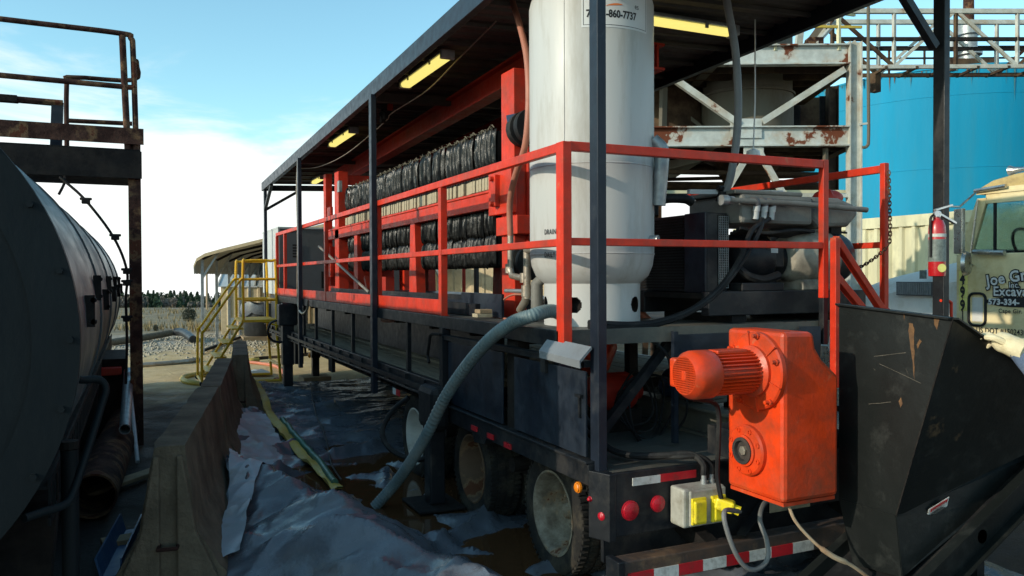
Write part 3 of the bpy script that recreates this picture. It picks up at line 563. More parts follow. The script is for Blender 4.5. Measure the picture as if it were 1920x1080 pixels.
lens(4.45,3.499,.56,.038,'lensr',(0,-1,0)); lens(4.6,3.499,.548,.045,'lensr',(0,-1,0))
part(MB().box(2.30,2.47,3.494,3.5,.672,.712), 'reflective_tape', 'tapew'); part(MB().box(2.471,2.70,3.494,3.5,.674,.714), 'reflective_tape', 'taper')
part(MB().box(2.25,4.65,3.70,3.73,.22,.42), 'splash_plate', 'black')
part(MB().box(2.16,4.62,3.36,3.44,.22,.345).box(2.16,4.62,3.44,3.46,.30,.345), 'bumper', 'rustbeam', bevel=.008)
part(MB().box(2.12,2.16,3.35,3.47,.215,.35), 'bumper_end', 'black', bevel=.006)
for i in range(8):
    x = 2.18+i*.152; part(MB().box(x,x+.15,3.354,3.36,.228,.285), 'reflective_tape', 'taper' if i % 2 == 0 else 'tapew')
for x in (2.75, 3.9): part(MB().bar((x,3.9,.45),(x,3.42,.29), .08, .1), 'bumper_arm', 'dark')
pl = part(MB().box(3.20,3.50,3.485,3.492,.42,.57), 'licence_plate', 'cream', bevel=.004); text('plate_number', '66', .08, M['ink'], pl, lambda x, y: (3.36+x, 3.483, .46+y))
part(MB().bar((3.15,3.47,.50),(2.92,3.40,.36), .05, .012), 'bracket', 'black')
# side boxes between lower sill and upper deck
part(MB().box(2.128,2.142,4.74,5.73,.80,1.262), 'side_panel', 'blackp', bevel=.003)
part(MB().box(2.128,2.142,3.68,4.56,.80,1.250), 'side_panel', 'blackp', bevel=.003)
part(MB().box(2.11,2.155,3.66,5.78,1.272,1.300).box(2.10,2.155,3.66,5.78,1.300,1.308), 'panel_rail', 'black')
part(MB().box(2.10,2.165,5.78,5.85,.79,1.36), 'panel_post', 'black'); part(MB().box(2.16,2.24,4.57,4.73,.79,1.36), 'panel_post', 'dark')
part(MB().box(2.115,2.128,3.72,3.735,1.0,1.12).box(2.108,2.128,3.70,3.76,1.11,1.125), 'latch', 'black'); part(MB().box(2.108,2.13,4.1,4.16,1.2,1.30), 'latch', 'black')
part(MB().tube(spline([V(2.09,5.8,1.31), V(2.07,5.95,1.30), V(2.07,6.0,1.22), V(2.08,6.06,1.13), V(2.07,6.0,1.08)], 5), .012, 6), 'tie_strap', 'dark')
# upper deck
part(MB().box(2.16,4.72,3.99,14.5,1.40,1.44), 'upper_deck', 'deck')
part(MB().box(2.12,2.158,3.96,14.5,1.355,1.448), 'deck_edge', 'black', bevel=.004); part(MB().box(4.722,4.76,3.96,14.5,1.355,1.448), 'deck_edge', 'black')
part(MB().box(2.16,4.72,3.955,3.988,1.36,1.447), 'deck_edge', 'deck')
for y in (4.6,5.4,6.3,7.3,8.3,9.3,10.3,11.3,12.3,13.3): part(MB().box(2.2,4.7,y,y+.07,1.32,1.398), 'deck_joist', 'dark')
for y in (6.78,8.77,9.77,10.76,11.6,12.9):
    for x in (2.135, 4.735): part(MB().box(x,x+.035,y-.02,y+.02,.93,1.355), 'deck_post', 'black')
for x, y in ((2.17,4.02),(4.66,4.02),(3.2,4.9),(4.1,4.9),(2.5,5.72),(4.6,5.72)): part(MB().box(x,x+.07,y,y+.07,.74,1.355), 'deck_post', 'black')
for i in range(6): part(MB().box(2.66,2.68,5.92+i*1.25,7.15+i*1.25,.928,1.32), 'wall_panel', 'blackp')
part(MB().box(2.58,2.66,5.92,13.4,.928,.95), 'wall_foot', 'board')
part(MB().box(3.20,3.32,3.60,5.6,.742,.76).box(3.25,3.27,3.60,5.6,.76,.90).box(3.20,3.32,3.60,5.6,.90,.918), 'deck_channel', 'deck')
part(MB().bar((2.93,4.04,1.36),(2.42,4.04,.82), .05, .05, (0,1,0)), 'diagonal_brace', 'black')
part(MB().prism([(2.06,3.62,1.315),(2.06,4.08,1.33),(2.13,4.1,1.40),(2.13,3.62,1.385)], (.006,0,-.012)).prism([(2.06,3.62,1.315),(2.06,4.08,1.33),(2.062,4.08,1.29),(2.062,3.62,1.275)], (.006,0,0)), 'step_plate', 'steelg')
part(MB().box(2.14,2.2,3.98,4.05,1.15,1.36), 'rail_socket', 'postblue')
part(MB().box(2.9,3.9,3.93,3.945,1.20,1.40).box(2.87,2.9,3.92,3.95,.76,1.42), 'rear_guard', 'blackp')
part(MB().plate([(3.86,3.94,1.20),(4.0,3.9,1.20),(4.0,3.9,1.42),(3.86,3.94,1.42)], .01), 'rear_guard', 'blackp')
# landing gear and outrigger
def jack(x, y, s, zt, nm='landing_leg'):
    j = part(MB().box(x-s,x+s,y-s,y+s,.42,zt), nm, 'black', bevel=.008); MB().box(x-s*.78,x+s*.78,y-s*.78,y+s*.78,.03,.42).build('inner_tube', M['black'], j); MB().lathe([(s*1.7,0),(s*1.7,.025),(s*.6,.06)], (x,y,.012), (0,0,1), 20).build('foot', M['dark'], j); return j
j = jack(2.09,12.63,.085,1.36); MB().box(1.95,2.22,12.52,12.76,1.02,1.34).build('gear_box', M['black'], j, bevel=.015)
MB().tube(spline([V(1.93,12.6,1.1), V(1.83,12.6,1.05), V(1.8,12.6,.9), V(1.9,12.6,.78), V(2.2,12.6,.77), V(2.33,12.6,.74), V(2.35,12.6,.58)], 5), .018, 8).build('crank_handle', M['black'], j, smooth=True)
jack(2.68,13.5,.07,.86); jack(4.5,13.5,.07,.86); part(MB().box(2.45,2.9,13.3,13.72,.012,.12), 'foot_block', 'wood', bevel=.01)
part(MB().box(2.10,2.22,12.04,12.16,.48,.8), 'stake_socket', 'black'); lens(2.108,11.0,.70,.03,'lenso',(-1,0,0)); part(MB().box(2.10,2.14,9.6,9.8,.62,.79), 'hanger_bracket', 'dark')
j = part(MB().box(1.96,2.105,5.62,5.98,.60,.93), 'outrigger', 'rubber', bevel=.05); MB().box(1.97,2.09,5.7,5.84,.05,.62).build('outrigger_leg', M['black'], j, bevel=.01); MB().box(1.84,2.2,5.55,6.0,.03,.05).build('foot_plate', M['dark'], j, bevel=.008)
part(MB().tube(spline([V(2.06,6.5,.74), V(1.95,6.6,.62), V(1.86,6.6,.45), V(1.9,6.45,.32), V(2.05,6.3,.26), V(2.15,6.2,.3)], 6), .022, 8), 'air_line', 'rubber', smooth=True)
for (px, py, a, c_) in ((985,0,1,1),): pass
for i, (p0, p1, p2) in enumerate((((718,600),(738,600),(758,590)),((771,592),(782,594),(790,588)),((805,596),(822,599),(838,594)),((583,565),(588,566),(592,562)),((596,566),(601,568),(606,563)),((630,570),(634,571),(637,566)))):
    part(MB().tube(spline([P(*p0,X=2.25), P(*p1,X=2.22), P(*p2,X=2.2)], 4), .022 if i < 3 else .028, 8), 'hose_end', 'orangel', smooth=True)

# ------------------------------------------------------------------ canopy
cn = thing('canopy', 'flat black canopy roof on slim posts over the whole trailer', 'canopy', (3.45, 9.0, 1.0))
def zr(x, y): return 3.655-.0235*(y-5.19)+(x-2.1)*.035
for x, nm in ((2.13,0),(4.71,1)):
    for y, zb in ((3.622,.40),(P(700,500,X=2.09).y,.62),(P(562,500,X=2.09).y,.48),(15.16,.9)):
        m = 'postblue'; x0 = x if nm == 0 else x-.0
        if y < 4 and nm: zb = 1.0
        xa = (2.148 if y < 4 else 2.066 if y < 15 else 2.11) if nm == 0 else (4.742 if y < 15 else 4.70)
        part(MB().box(xa, xa+.052, y-.042, y+.042, zb, zr(x,y)-.09), 'post', 'black' if nm else m, cn, bevel=.004)
    e = 2.09 if nm == 0 else 4.72
    part(MB().prism([(e,3.42,zr(e,3.42)-.10),(e,15.3,zr(e,15.3)-.10),(e,15.3,zr(e,15.3)+.05),(e,3.42,zr(e,3.42)+.05)], (.06,0,0)), 'edge_beam', 'postblue', cn, bevel=.004)
for y in (3.42, 15.24): part(MB().prism([(2.15,y,zr(2.15,y)-.10),(4.72,y,zr(4.72,y)-.10),(4.72,y,zr(4.72,y)),(2.15,y,zr(2.15,y))], (0,.06,0)), 'edge_beam', 'black', cn)
for y in (7.95, 11.99): part(MB().bar((2.15,y,zr(2.15,y)-.05),(4.72,y,zr(4.72,y)-.05), .06, .09), 'cross_beam', 'roof', cn)
for i in range(13):
    y0 = 3.44+i*.905; mbp = MB(); pf = []
    for k in range(6):
        yy0 = y0+k*.15; pf += [(yy0,0),(yy0+.085,0),(yy0+.10,.028),(yy0+.135,.028)]
    pf.append((y0+.905,0)); n = len(pf)
    for x in (2.152, 4.72):
        for (y, h) in pf: mbp.v.append((x, y, zr(x, y)+.016+h))
    for x in (2.152, 4.72):
        for (y, h) in pf: mbp.v.append((x, y, zr(x, y)+.0185+h))
    for k in range(n-1): mbp.f += [(k, k+1, n+k+1, n+k), (2*n+k, 3*n+k, 3*n+k+1, 2*n+k+1)]
    part(mbp, 'roof_panel', 'roof', cn)
for i in range(24):
    y = 3.75+i*.48; part(MB().bar((2.15,y,zr(2.15,y)-.012),(4.72,y,zr(4.72,y)-.012), .03, .03), 'purlin', 'roof', cn)
part(MB().bar((4.40,3.62,3.52),(4.70,3.62,3.22), .05, .05, (0,1,0)), 'knee_brace', 'black', cn); part(MB().bar((2.13,14.35,zr(2.13,14.3)-.1),(2.13,15.12,2.98), .05, .05, (1,0,0)), 'knee_brace', 'black', cn); part(MB().bar((2.16,15.16,2.98),(2.75,15.2,zr(2.7,15.2)-.1), .05, .05, (0,1,0)), 'knee_brace', 'black', cn)
# fluorescent fittings under the roof
def fitting(x, y, lab, rz=0, ln=1.15, dz=.05):
    o = thing('ceiling_light', lab, 'light', (x, y, zr(x, y)-dz), rz, 'fluorescent lights under the canopy', True)
    MB().box(-.058,.058,-ln/2,ln/2,.0,.035).build('housing', M['galv'], o, bevel=.01)
    MB().prism([(-.056,-ln/2+.02,0),(-.045,-ln/2+.02,-.045),(.045,-ln/2+.02,-.045),(.056,-ln/2+.02,0)], (0,ln-.04,0)).build('diffuser', M['lamp'], o, bevel=.02)
    for s in (-1,1): MB().box(-.061,.061,s*ln/2-.02,s*ln/2+.02,-.048,.03).build('end_cap', M['galv'], o, bevel=.008)
    for k in (-.3,.3): MB().box(-.064,-.054,k-.015,k+.015,-.03,.02).build('clip', M['galv'], o)
fitting(2.33,6.83,'nearest yellow fluorescent light on the left under the canopy'); fitting(2.36,10.1,'second yellow fluorescent light from the tank, left under the canopy'); fitting(2.85,13.98,'farthest yellow fluorescent light, above the dark cabinet', 0, .8)
fitting(3.66,5.05,'yellow fluorescent light to the right of the white vertical tank', R_(90), 1.2)

# ------------------------------------------------------------------ guard rail
rl = thing('guard_rail', 'red tube guard rail round the edge of the upper deck', 'railing', (3.45, 8.9, 1.44))
def rp(mb, name, m='red', **k): return mb.build(name, M[m], rl, bevel=.004, **k)
for z0, z1 in ((2.435,2.487),(1.915,1.957)):
    rp(MB().box(2.125,2.170,3.985,13.94,z0,z1), 'rail'); rp(MB().box(2.170,4.03,3.905,3.95,z0+.004,z1+.004), 'rail'); rp(MB().box(4.68,4.722,4.03,13.9,z0+.02,z1+.02), 'rail')
rp(MB().box(2.120,2.175,3.90,3.984,1.36,2.488), 'rail_post')
for y in (5.90,7.70,10.1,11.93,13.14,13.94): rp(MB().box(2.126,2.170,y-.035,y+.035,1.45,2.434), 'rail_post')
for y in (5.9,7.7,10.1,11.93,13.9): rp(MB().box(4.682,4.720,y-.03,y+.03,1.45,2.454), 'rail_post')
for y0, y1 in ((5.935,7.66),(7.74,10.06),(10.14,11.89),(11.97,13.10),(13.18,13.9)): rp(MB().box(2.130,2.142,y0,y1,1.452,1.572), 'toe_board')
rp(MB().box(2.122,2.174,5.86,5.865,1.40,2.43), 'rail_post')
rp(MB().box(4.032,4.078,3.905,3.95,1.60,2.495), 'rail_post'); rp(MB().box(4.034,4.076,3.907,3.948,1.30,1.60), 'post_foot', 'black')
rp(MB().box(4.082,4.122,3.85,3.90,1.02,1.99), 'stair_post')
rp(MB().bar((4.10,3.875,1.985),(4.62,3.95,1.50), .045, .05, (0,1,0)), 'stair_stringer'); rp(MB().bar((4.10,3.875,1.745),(4.42,3.92,1.50), .045, .05, (0,1,0)), 'stair_stringer')
rp(MB().box(4.30,4.68,3.94,3.97,1.50,1.52), 'stair_tread')
rp(MB().box(4.125,4.40,3.86,3.89,1.16,1.19), 'stair_tread')
rp(MB().box(4.68,4.722,3.985,4.028,1.45,2.52), 'gate_post')
ch = MB(); pts = spline([V(4.70,3.97,2.46), V(4.705,3.965,2.2), V(4.70,3.96,1.98), V(4.64,3.955,1.92), V(4.52,3.95,1.85), V(4.40,3.95,1.80), V(4.30,3.95,1.80)], 8)
ln = 0; last = None; k = 0
acc = [pts[0]]
for p in pts[1:]:
    while (p-acc[-1]).length >= .026: acc.append(acc[-1]+(p-acc[-1]).normalized()*.026)
for i in range(len(acc)-1):
    c = (acc[i]+acc[i+1])/2; d = (acc[i+1]-acc[i]).normalized(); e = d.orthogonal().normalized(); e = e if i % 2 else d.cross(e)
    ch.tube([c+d*math.cos(t_)*.021+e*math.sin(t_)*.010 for t_ in [2*math.pi*q/8 for q in range(8)]], .0038, 5, closed=True)
ch.build('safety_chain', M['rusty'], label='rusty safety chain hanging on the red gate post', cat='chain')

# ------------------------------------------------------------------ filter press
fp = thing('filter_press', 'red plate filter press with rows of black cloths on the trailer', 'filter press', (3.4, 8.6, 1.44))
def fpp(mb, name, m='red', **k): return mb.build(name, M[m], fp, **k)
PX = 2.56
for x in (PX, 3.50):
    fpp(MB().box(x,x+.10,5.47,5.70,1.44,3.30), 'head_column', bevel=.006)
    fpp(MB().box(x,x+.14,11.22,11.46,1.44,3.22), 'tail_column', bevel=.006); fpp(MB().box(x,x+.1,12.05,12.2,1.44,3.28), 'tail_column', bevel=.006)
    fpp(MB().box(x-.0,x+.06,5.70,12.05,2.29,2.415).box(x-.012,x+.085,5.70,12.05,2.415,2.435), 'side_beam', bevel=.004)
    xo = x+.37; ob = MB()
    for (u0, u1, w0_, w1_) in ((0,.14,.20,.22),(.06,.08,.02,.20),(0,.14,0,.02)):
        ob.hexa([(xo+u, y_, zr(xo,y_)-.25+w_) for y_ in (5.6, 13.2) for u, w_ in ((u0,w0_),(u1,w0_),(u1,w1_),(u0,w1_))])
    fpp(ob, 'overhead_beam', 'redd')
    for y in (7.95, 10.3): fpp(MB().prism([(x,y-.10,2.29),(x,y+.04,2.29),(x,y+.10,1.46),(x,y-.16,1.46)], (.10,0,0)), 'support_leg', bevel=.004)
fpp(MB().box(2.66,3.56,5.44,5.72,1.95,2.90), 'head_plate', 'redd', bevel=.01); fpp(MB().box(2.66,3.56,11.5,11.9,1.85,2.95), 'follower', 'redd', bevel=.01)
fpp(MB().box(PX-.05,PX+.0,5.42,5.84,2.22,2.57), 'beam_bracket', bevel=.006); fpp(MB().box(PX-.09,PX-.05,5.62,5.70,2.28,2.52).tube([(PX-.07,5.66,2.30),(PX-.12,5.66,2.30)], .02, 8).tube([(PX-.07,5.66,2.49),(PX-.12,5.66,2.49)], .02, 8), 'bracket_rib', bevel=.004)
fpp(MB().box(PX-.03,PX+.12,5.36,5.74,2.06,2.2), 'bracket_foot', bevel=.006)
fpp(MB().box(2.66,3.56,5.50,5.62,3.16,3.28), 'cross_beam', bevel=.004); fpp(MB().box(2.66,3.56,11.3,11.42,3.05,3.18), 'cross_beam', bevel=.004)
for z in (1.75, 2.55): fpp(MB().box(PX-.045,PX,11.55,11.75,z,z+.2), 'tail_lug', bevel=.006)
fpp(MB().box(PX,PX+.06,11.46,12.05,1.5,1.62), 'tail_foot', 'redd'); fpp(MB().box(2.6,3.56,11.95,12.0,1.46,2.2), 'ram_guard', 'redd')
fpp(MB().bar((PX,9.75,1.75),(PX,9.55,1.46), .05), 'tie_foot'); fpp(MB().box(PX,PX+.1,8.9,9.1,1.46,1.75), 'tie_foot', 'redd')
fpp(MB().box(2.40,2.42,5.35,6.15,1.448,1.62).box(2.42,3.6,5.9,11.2,1.448,1.56), 'drip_tray', 'blackp'); fpp(MB().box(2.36,2.40,5.75,6.6,1.448,1.54), 'drip_tray', 'black'); fpp(MB().box(2.44,2.46,6.15,11.2,1.448,1.60), 'drip_tray', 'black')
fpp(MB().box(PX-.06,PX-.02,10.9,11.02,2.9,3.05), 'limit_box', 'galv')
fpp(MB().lathe([(.05,0),(.05,.35),(.11,.35),(.11,.39),(.065,.40),(.065,.6)], (2.66,5.28,2.83), (1,-.1,0), 14), 'feed_pipe', 'galv', smooth=True)
fv = fpp(MB().lathe([(.13,0),(.13,.07),(.075,.08),(.075,.12),(.13,.13),(.13,.19)], (2.60,5.42,2.83), (0,-1,0), 18), 'feed_valve', 'rubber', smooth=True); MB().bar((2.48,5.42,2.90),(2.62,5.36,2.93), .05, .05).build('valve_handle', M['cleat'], fv)
fv = fpp(MB().lathe([(.13,0),(.13,.05),(.08,.06),(.08,.12),(.13,.13),(.13,.17)], (2.60,5.40,1.85), (0,-1,0), 18), 'drain_valve', 'rubber', smooth=True)
# plates: body with handle and cloths
rs = random.Random(4)
def cloth_mesh(z0, z1, pin, seed, amp=.05, cuts=1):
    q = random.Random(seed); ny, nz = 7, 15*cuts; mb = MB(); ph = q.random()*9
    for j in range(nz+1):
        v = j/nz; z = z0+(z1-z0)*v; b_ = abs(math.sin(math.pi*v*cuts))**.3
        for i in range(ny+1):
            u = i/ny; y = (u-.5)*.056*(pin+(1-pin)*b_)+.010*noise.noise(V(ph, v*3, 1))*b_
            x = -amp*b_*(max(0, math.sin(math.pi*(u*.9+.05+.12*noise.noise(V(ph, v*2.2, 5)))))**.8)*(.85+.35*noise.noise(V(ph+u*1.5, v*1.6, 3)))-.007*noise.noise(V(ph+u*6, v*3.5, 7))-.004*noise.noise(V(ph+u*4, v*11, 2))
            mb.v.append((x, y, z+.012*noise.noise(V(ph, u*3, v))*(1 if j in (0,nz) else 0)))
    for j in range(nz):
        for i in range(ny): mb.f.append((j*(ny+1)+i, j*(ny+1)+i+1, (j+1)*(ny+1)+i+1, (j+1)*(ny+1)+i))
    return mb.mesh('filter_cloth', True)
up_m = [cloth_mesh(2.62,2.955,.75,s,.042) for s in range(9)]; lo_m = [cloth_mesh(1.825,2.33,.75,30+s,.04,2) for s in range(9)]
pm = MB().box(.06,.92,-.022,.022,1.84,2.925).mesh('filter_plate'); hm = MB().box(.0,.10,-.026,.026,2.452,2.552).box(.02,.07,-.018,.018,2.436,2.452).mesh('plate_handle')
tm = [MB().tube([V(-.02,-.02,2.94), V(-.03+.02*s,.0,2.965+.008*s), V(-.01,.018,2.95), V(-.03,.03,2.97-.008*s)], .0035, 5).mesh('cloth_tie') for s in range(3)]
n = 78; pit = 5.03/n
for i in range(n):
    y = 5.98+(i+.5)*pit-8.6+rs.uniform(-.004,.004); gap = 0
    pp = link('filter_plate', pm, M['dark'], fp); pp.location = (2.60-3.4, y, -1.44); 
    def sub(nm, me, m, dx=0, dz=0, rx=0):
        o = link(nm, me, M[m], pp); o.location = (dx, 0, dz); return o
    if not 60 <= i <= 61: sub('plate_handle', hm, 'cream', rs.uniform(-.012,.012)-.0, 0)
    sub('filter_cloth', up_m[rs.randrange(9)], 'cloth', .05+rs.uniform(-.018,.014), rs.uniform(-.012,.012)); sub('filter_cloth', lo_m[rs.randrange(9)], 'cloth', .05+rs.uniform(-.018,.014), rs.uniform(-.012,.012)); sub('cloth_tie', tm[i % 3], 'tie', .05, rs.uniform(-.01,.012))
MB().tube([P(598,462,X=2.45), P(692,548,X=2.4)], .018, 8).build('support_rod', M['steelp'], fp)

# ------------------------------------------------------------------ white air receiver
RC = V(2.665, 4.52, 1.44); RR = .397
ar = thing('air_receiver', 'tall white vertical air tank standing by the red rail corner', 'air tank', tuple(RC))
zb = 1.695
MB().lathe([(.06,zb-.055),(.2,zb-.04),(.30,zb-.0),(.36,zb+.055),(.387,zb+.12),(RR,zb+.19),(RR,3.45),(.385,3.5),(.33,3.56)], (RC.x,RC.y,0), (0,0,1), 96, cap=False).build('shell', M['white'], ar, smooth=True)
for z in (zb+.185, 2.42): MB().lathe([(RR-.002,z),(RR+.0025,z+.004),(RR+.0025,z+.010),(RR-.002,z+.014)], (RC.x,RC.y,0), (0,0,1), 96, cap=False).build('weld_seam', M['white'], ar, smooth=True)
aS = math.atan2(-RC.y, -RC.x)-.42
for sgn in (1,): d_ = V(math.cos(aS), math.sin(aS), 0); MB().tube([RC+d_*RR+V(0,0,zb+.2-1.44), RC+d_*RR+V(0,0,2.0)], .004, 6).build('shell_seam', M['white'], ar)
# skirt with round access holes
sk = MB(); nseg = 300; SR = .308
def angr(px, r_):
    a0_ = math.atan2(-RC.y, -RC.x); return min((abs(P(px, 580, X=RC.x+math.cos(a)*r_).y-(RC.y+math.sin(a)*r_)), a) for a in [a0_+R_(k*.25) for k in range(-280, 280)])[1]
hol = [angr(1076, .308), angr(1191, .308), 1.4, 2.9]
cols = []
zs_ = [1.44+i*.006 for i in range(52)]
def hole(a, z):
    for h in hol:
        d = (a-h+math.pi) % (2*math.pi)-math.pi
        if (d*SR)**2+(z-1.572)**2 < .050**2: return True
    return False
for z in zs_:
    for k in range(nseg):
        a = 2*math.pi*k/nseg; sk.v.append((RC.x+math.cos(a)*SR, RC.y+math.sin(a)*SR, z))
for j in range(51):
    for k in range(nseg):
        a = 2*math.pi*(k+.5)/nseg
        if not hole(a, (zs_[j]+zs_[j+1])/2): sk.f.append((j*nseg+k, j*nseg+(k+1) % nseg, (j+1)*nseg+(k+1) % nseg, (j+1)*nseg+k))
sk.build('skirt', M['white'], ar, smooth=True)
MB().lathe([(.24,1.46),(.24,1.75)], (RC.x,RC.y,0), (0,0,1), 32, cap=False).build('skirt_inside', M['dark'], ar, smooth=True)
a0 = math.atan2(-RC.y, -RC.x)
def cyl(a_c, z0):
    def fn(x, y):
        a = a_c+x/RR; return (RC.x+math.cos(a)*(RR+.003), RC.y+math.sin(a)*(RR+.003), z0+y)
    return fn
def ang(px): # angle on the shell seen at this pixel column
    best = min((abs(P(px, 400, X=RC.x+math.cos(a)*RR).y-(RC.y+math.sin(a)*RR)), a) for a in [a0+R_(k*.25) for k in range(-280, 280)])
    return best[1]
for s, z in (('DRAIN', 2.005), ('TANK', 1.935), ('DAILY', 1.866)): text('stencil_text', s, .044, M['ink'], ar, cyl(ang(1021), z), xs=.66, bold=.0008, sp=1.15)
s0, s1 = ang(1091), ang(1212)
mb = MB(); mi = MB()
for k in range(25):
    a = s0+(s1-s0)*k/24
    for z in (3.225, 3.62): mb.v.append((RC.x+math.cos(a)*(RR+.002), RC.y+math.sin(a)*(RR+.002), min(z, 3.445)))
for k in range(24): mb.f.append((2*k, 2*k+2, 2*k+3, 2*k+1))
sg = mb.build('sign', M['decal'], ar, smooth=True)
for nm, z0_, a_0, a_1, z1_ in (('sign_border',3.238,s0+.03,s1-.03,3.241),):
    for k in range(24):
        aa = a_0+(a_1-a_0)*k/24; ab = a_0+(a_1-a_0)*(k+1)/24
        mi.add([(RC.x+math.cos(q)*(RR+.003), RC.y+math.sin(q)*(RR+.003), z) for q, z in ((aa,z0_),(ab,z0_),(ab,z1_),(aa,z1_))], [(0,1,2,3)])
    for aa in (a_0, a_1): mi.add([(RC.x+math.cos(q)*(RR+.003), RC.y+math.sin(q)*(RR+.003), z) for q, z in ((aa-.004,z0_),(aa+.004,z0_),(aa+.004,3.44),(aa-.004,3.44))], [(0,1,2,3)])
    mi.build(nm, M['ink'], sg)
text('sign_text', '7', .062, M['ink'], sg, cyl(ang(1100), 3.285), xs=.95, bold=.0022); text('sign_text', '-860-7737', .062, M['ink'], sg, cyl(ang(1137), 3.285), xs=.80, bold=.0022)
text('sign_text', 'es', .05, M['ink'], sg, cyl(ang(1190), 3.352), xs=.8)
sw = MB()
for k in range(10):
    aa = ang(1136)+.030*k; h = .012*math.sin(math.pi*(k+.3)/11); sw.v += [(RC.x+math.cos(aa)*(RR+.0035), RC.y+math.sin(aa)*(RR+.0035), 3.350+.0012*k), (RC.x+math.cos(aa)*(RR+.0035), RC.y+math.sin(aa)*(RR+.0035), 3.350+.0012*k+h)]
for k in range(9): sw.f.append((2*k,2*k+2,2*k+3,2*k+1))
sw.build('sign_swoosh', M['swoosh'], sg)
aa = ang(1219); d = V(math.cos(aa), math.sin(aa), 0); MB().tube([RC+d*.38+V(0,0,.53), RC+d*.45+V(0,0,.53)], .03, 10).build('port_plug', M['galv'], ar, smooth=True)
aa = ang(1223); d = V(math.cos(aa), math.sin(aa), 0); MB().tube(spline([RC+d*.40+V(.06,.02,.75), RC+d*.42+V(.06,.02,1.0), RC+d*.42+V(.06,.02,1.1), RC+d*.38+V(.04,.02,1.16)], 5), .045, 12).build('outlet_pipe', M['galv'], ar, smooth=True)
MB().tube([(2.47,4.92,1.45),(2.47,4.92,1.70),(2.53,4.84,1.78)], .042, 12).build('drain_elbow', M['grey'], ar, smooth=True)
# valve tree with red-brown air hose beside the tank
vt = thing('valve_tree', 'brass coloured pipe and valve assembly left of the white tank', 'valve', tuple(P(990,575,X=2.45)))
def vp(pts, r_, m='steelp', nm='pipe'): return MB().tube([P(x, y, X=2.42) for x, y in pts], r_, 10).build(nm, M[m], vt, smooth=True)
vp([(957,440),(957,508)], .022); vp([(957,505),(960,517),(972,520),(990,521)], .024, nm='elbow'); vp([(988,472),(988,560)], .026); vp([(988,548),(985,565),(975,582)], .028, nm='elbow'); vp([(988,468),(1000,466)], .03); vp([(955,495),(955,512)], .03, nm='union'); vp([(984,512),(984,530)], .034, nm='union'); vp([(948,545),(985,546)], .014, 'galv', 'valve_lever'); vp([(987,535),(987,556)], .036, nm='ball_valve')
MB().tube(spline([P(980,552,X=2.42), P(960,553,X=2.42), P(942,565,X=2.42), P(937,585,X=2.42), P(945,597,X=2.42), P(965,598,X=2.42)], 6), .008, 6).build('drain_tube', M['brown'], vt, smooth=True)
hose('air_hose', [P(950,-40,X=2.44), P(960,0,X=2.42), P(978,60,X=2.4), P(989,120,X=2.38), P(991,200,X=2.36), P(984,275,X=2.36), P(966,330,X=2.38), P(956,380,X=2.40), P(957,442,X=2.42)], .022, M['brown'], 'red brown rubber air hose hanging from the roof to the valves', 'hose', 10)
for y, x0, lab in ((5.50,2.25,'stack of timber offcuts left of the valve pipes'),):
    o = thing('timber_stack', lab, 'timber', (x0+.06,y,1.448)); 
    for k in range(2): MB().box(x0-.02+.02*k,x0+.10,y-.10,y+.0,1.452+k*.03,1.48+k*.03).build('block', M['cream' if k == 0 else 'wood'], o, bevel=.004)
# ------------------------------------------------------------------ compressor on the upper deck
cp_ = thing('compressor', 'grey air compressor set with dark cooler and beige motor on the deck', 'compressor', (4.0, 4.5, 1.44))
def cpp(mb, name, m, **k): return mb.build(name, M[m] if isinstance(m, str) else m, cp_, **k)
cpp(MB().box(3.30,4.68,4.14,4.22,1.49,1.645).box(3.30,4.68,4.86,4.94,1.49,1.645), 'skid_beam', 'black', bevel=.006)
cpp(MB().box(3.3,4.68,4.22,4.86,1.60,1.635), 'skid_plate', 'dark'); cpp(MB().box(3.5,3.62,4.16,4.9,1.44,1.49), 'skid_foot', 'dark'); cpp(MB().box(4.3,4.42,4.16,4.9,1.44,1.49), 'skid_foot', 'dark')
cool = cpp(MB().box(3.41,3.58,4.30,5.25,1.64,2.165), 'cooler', 'black', bevel=.006)
fin = MB().box(-.012,.0,-.32,.32,-.004,.004).mesh('cooler_fin')
for k in range(25):
    o = link('cooler_fin', fin, M['dark'], cool); o.location = (3.408-4.0, 4.86-4.5, 1.665+k*.0198-1.44)
MB().box(3.395,3.41,4.30,4.52,1.635,2.168).build('cooler_flange', M['blackp'], cool, bevel=.004)
MB().box(3.5,3.582,4.296,4.3,1.66,2.15).build('mesh_panel', M['dark'], cool)
for k in range(26):
    for j in range(5): pass
gm2 = MB()
for j in range(6): gm2.box(3.502+j*.0155,3.505+j*.0155,4.290,4.296,1.665,2.145)
for k in range(31): gm2.box(3.502,3.580,4.290,4.296,1.665+k*.0158,1.668+k*.0158)
o = gm2.build('wire_mesh', M['galv'], cool); o['kind'] = 'stuff'
cpp(MB().box(3.60,4.22,4.18,4.75,2.09,2.285), 'control_cabinet', 'grey', bevel=.025); cpp(MB().box(3.56,4.15,4.2,4.7,2.285,2.315), 'cabinet_lid', 'grey', bevel=.01)
cpp(MB().prism([(4.225,4.2,2.13),(4.30,4.2,2.08),(4.58,4.2,2.09),(4.68,4.2,2.18),(4.64,4.2,2.25),(4.5,4.2,2.29),(4.23,4.2,2.29)], (0,.5,0)), 'intake_hood', 'grey', bevel=.03)
cpp(MB().tube([V(3.46,4.16,2.235), V(4.05,4.12,2.225), V(4.66,4.12,2.205)], .019, 12), 'air_pipe', 'grey', smooth=True)
cpp(MB().lathe([(.034,0),(.034,.05),(.027,.05),(.027,.10)], (3.42,4.17,2.235), (1,0,0), 12), 'pipe_coupling', 'galv', smooth=True)
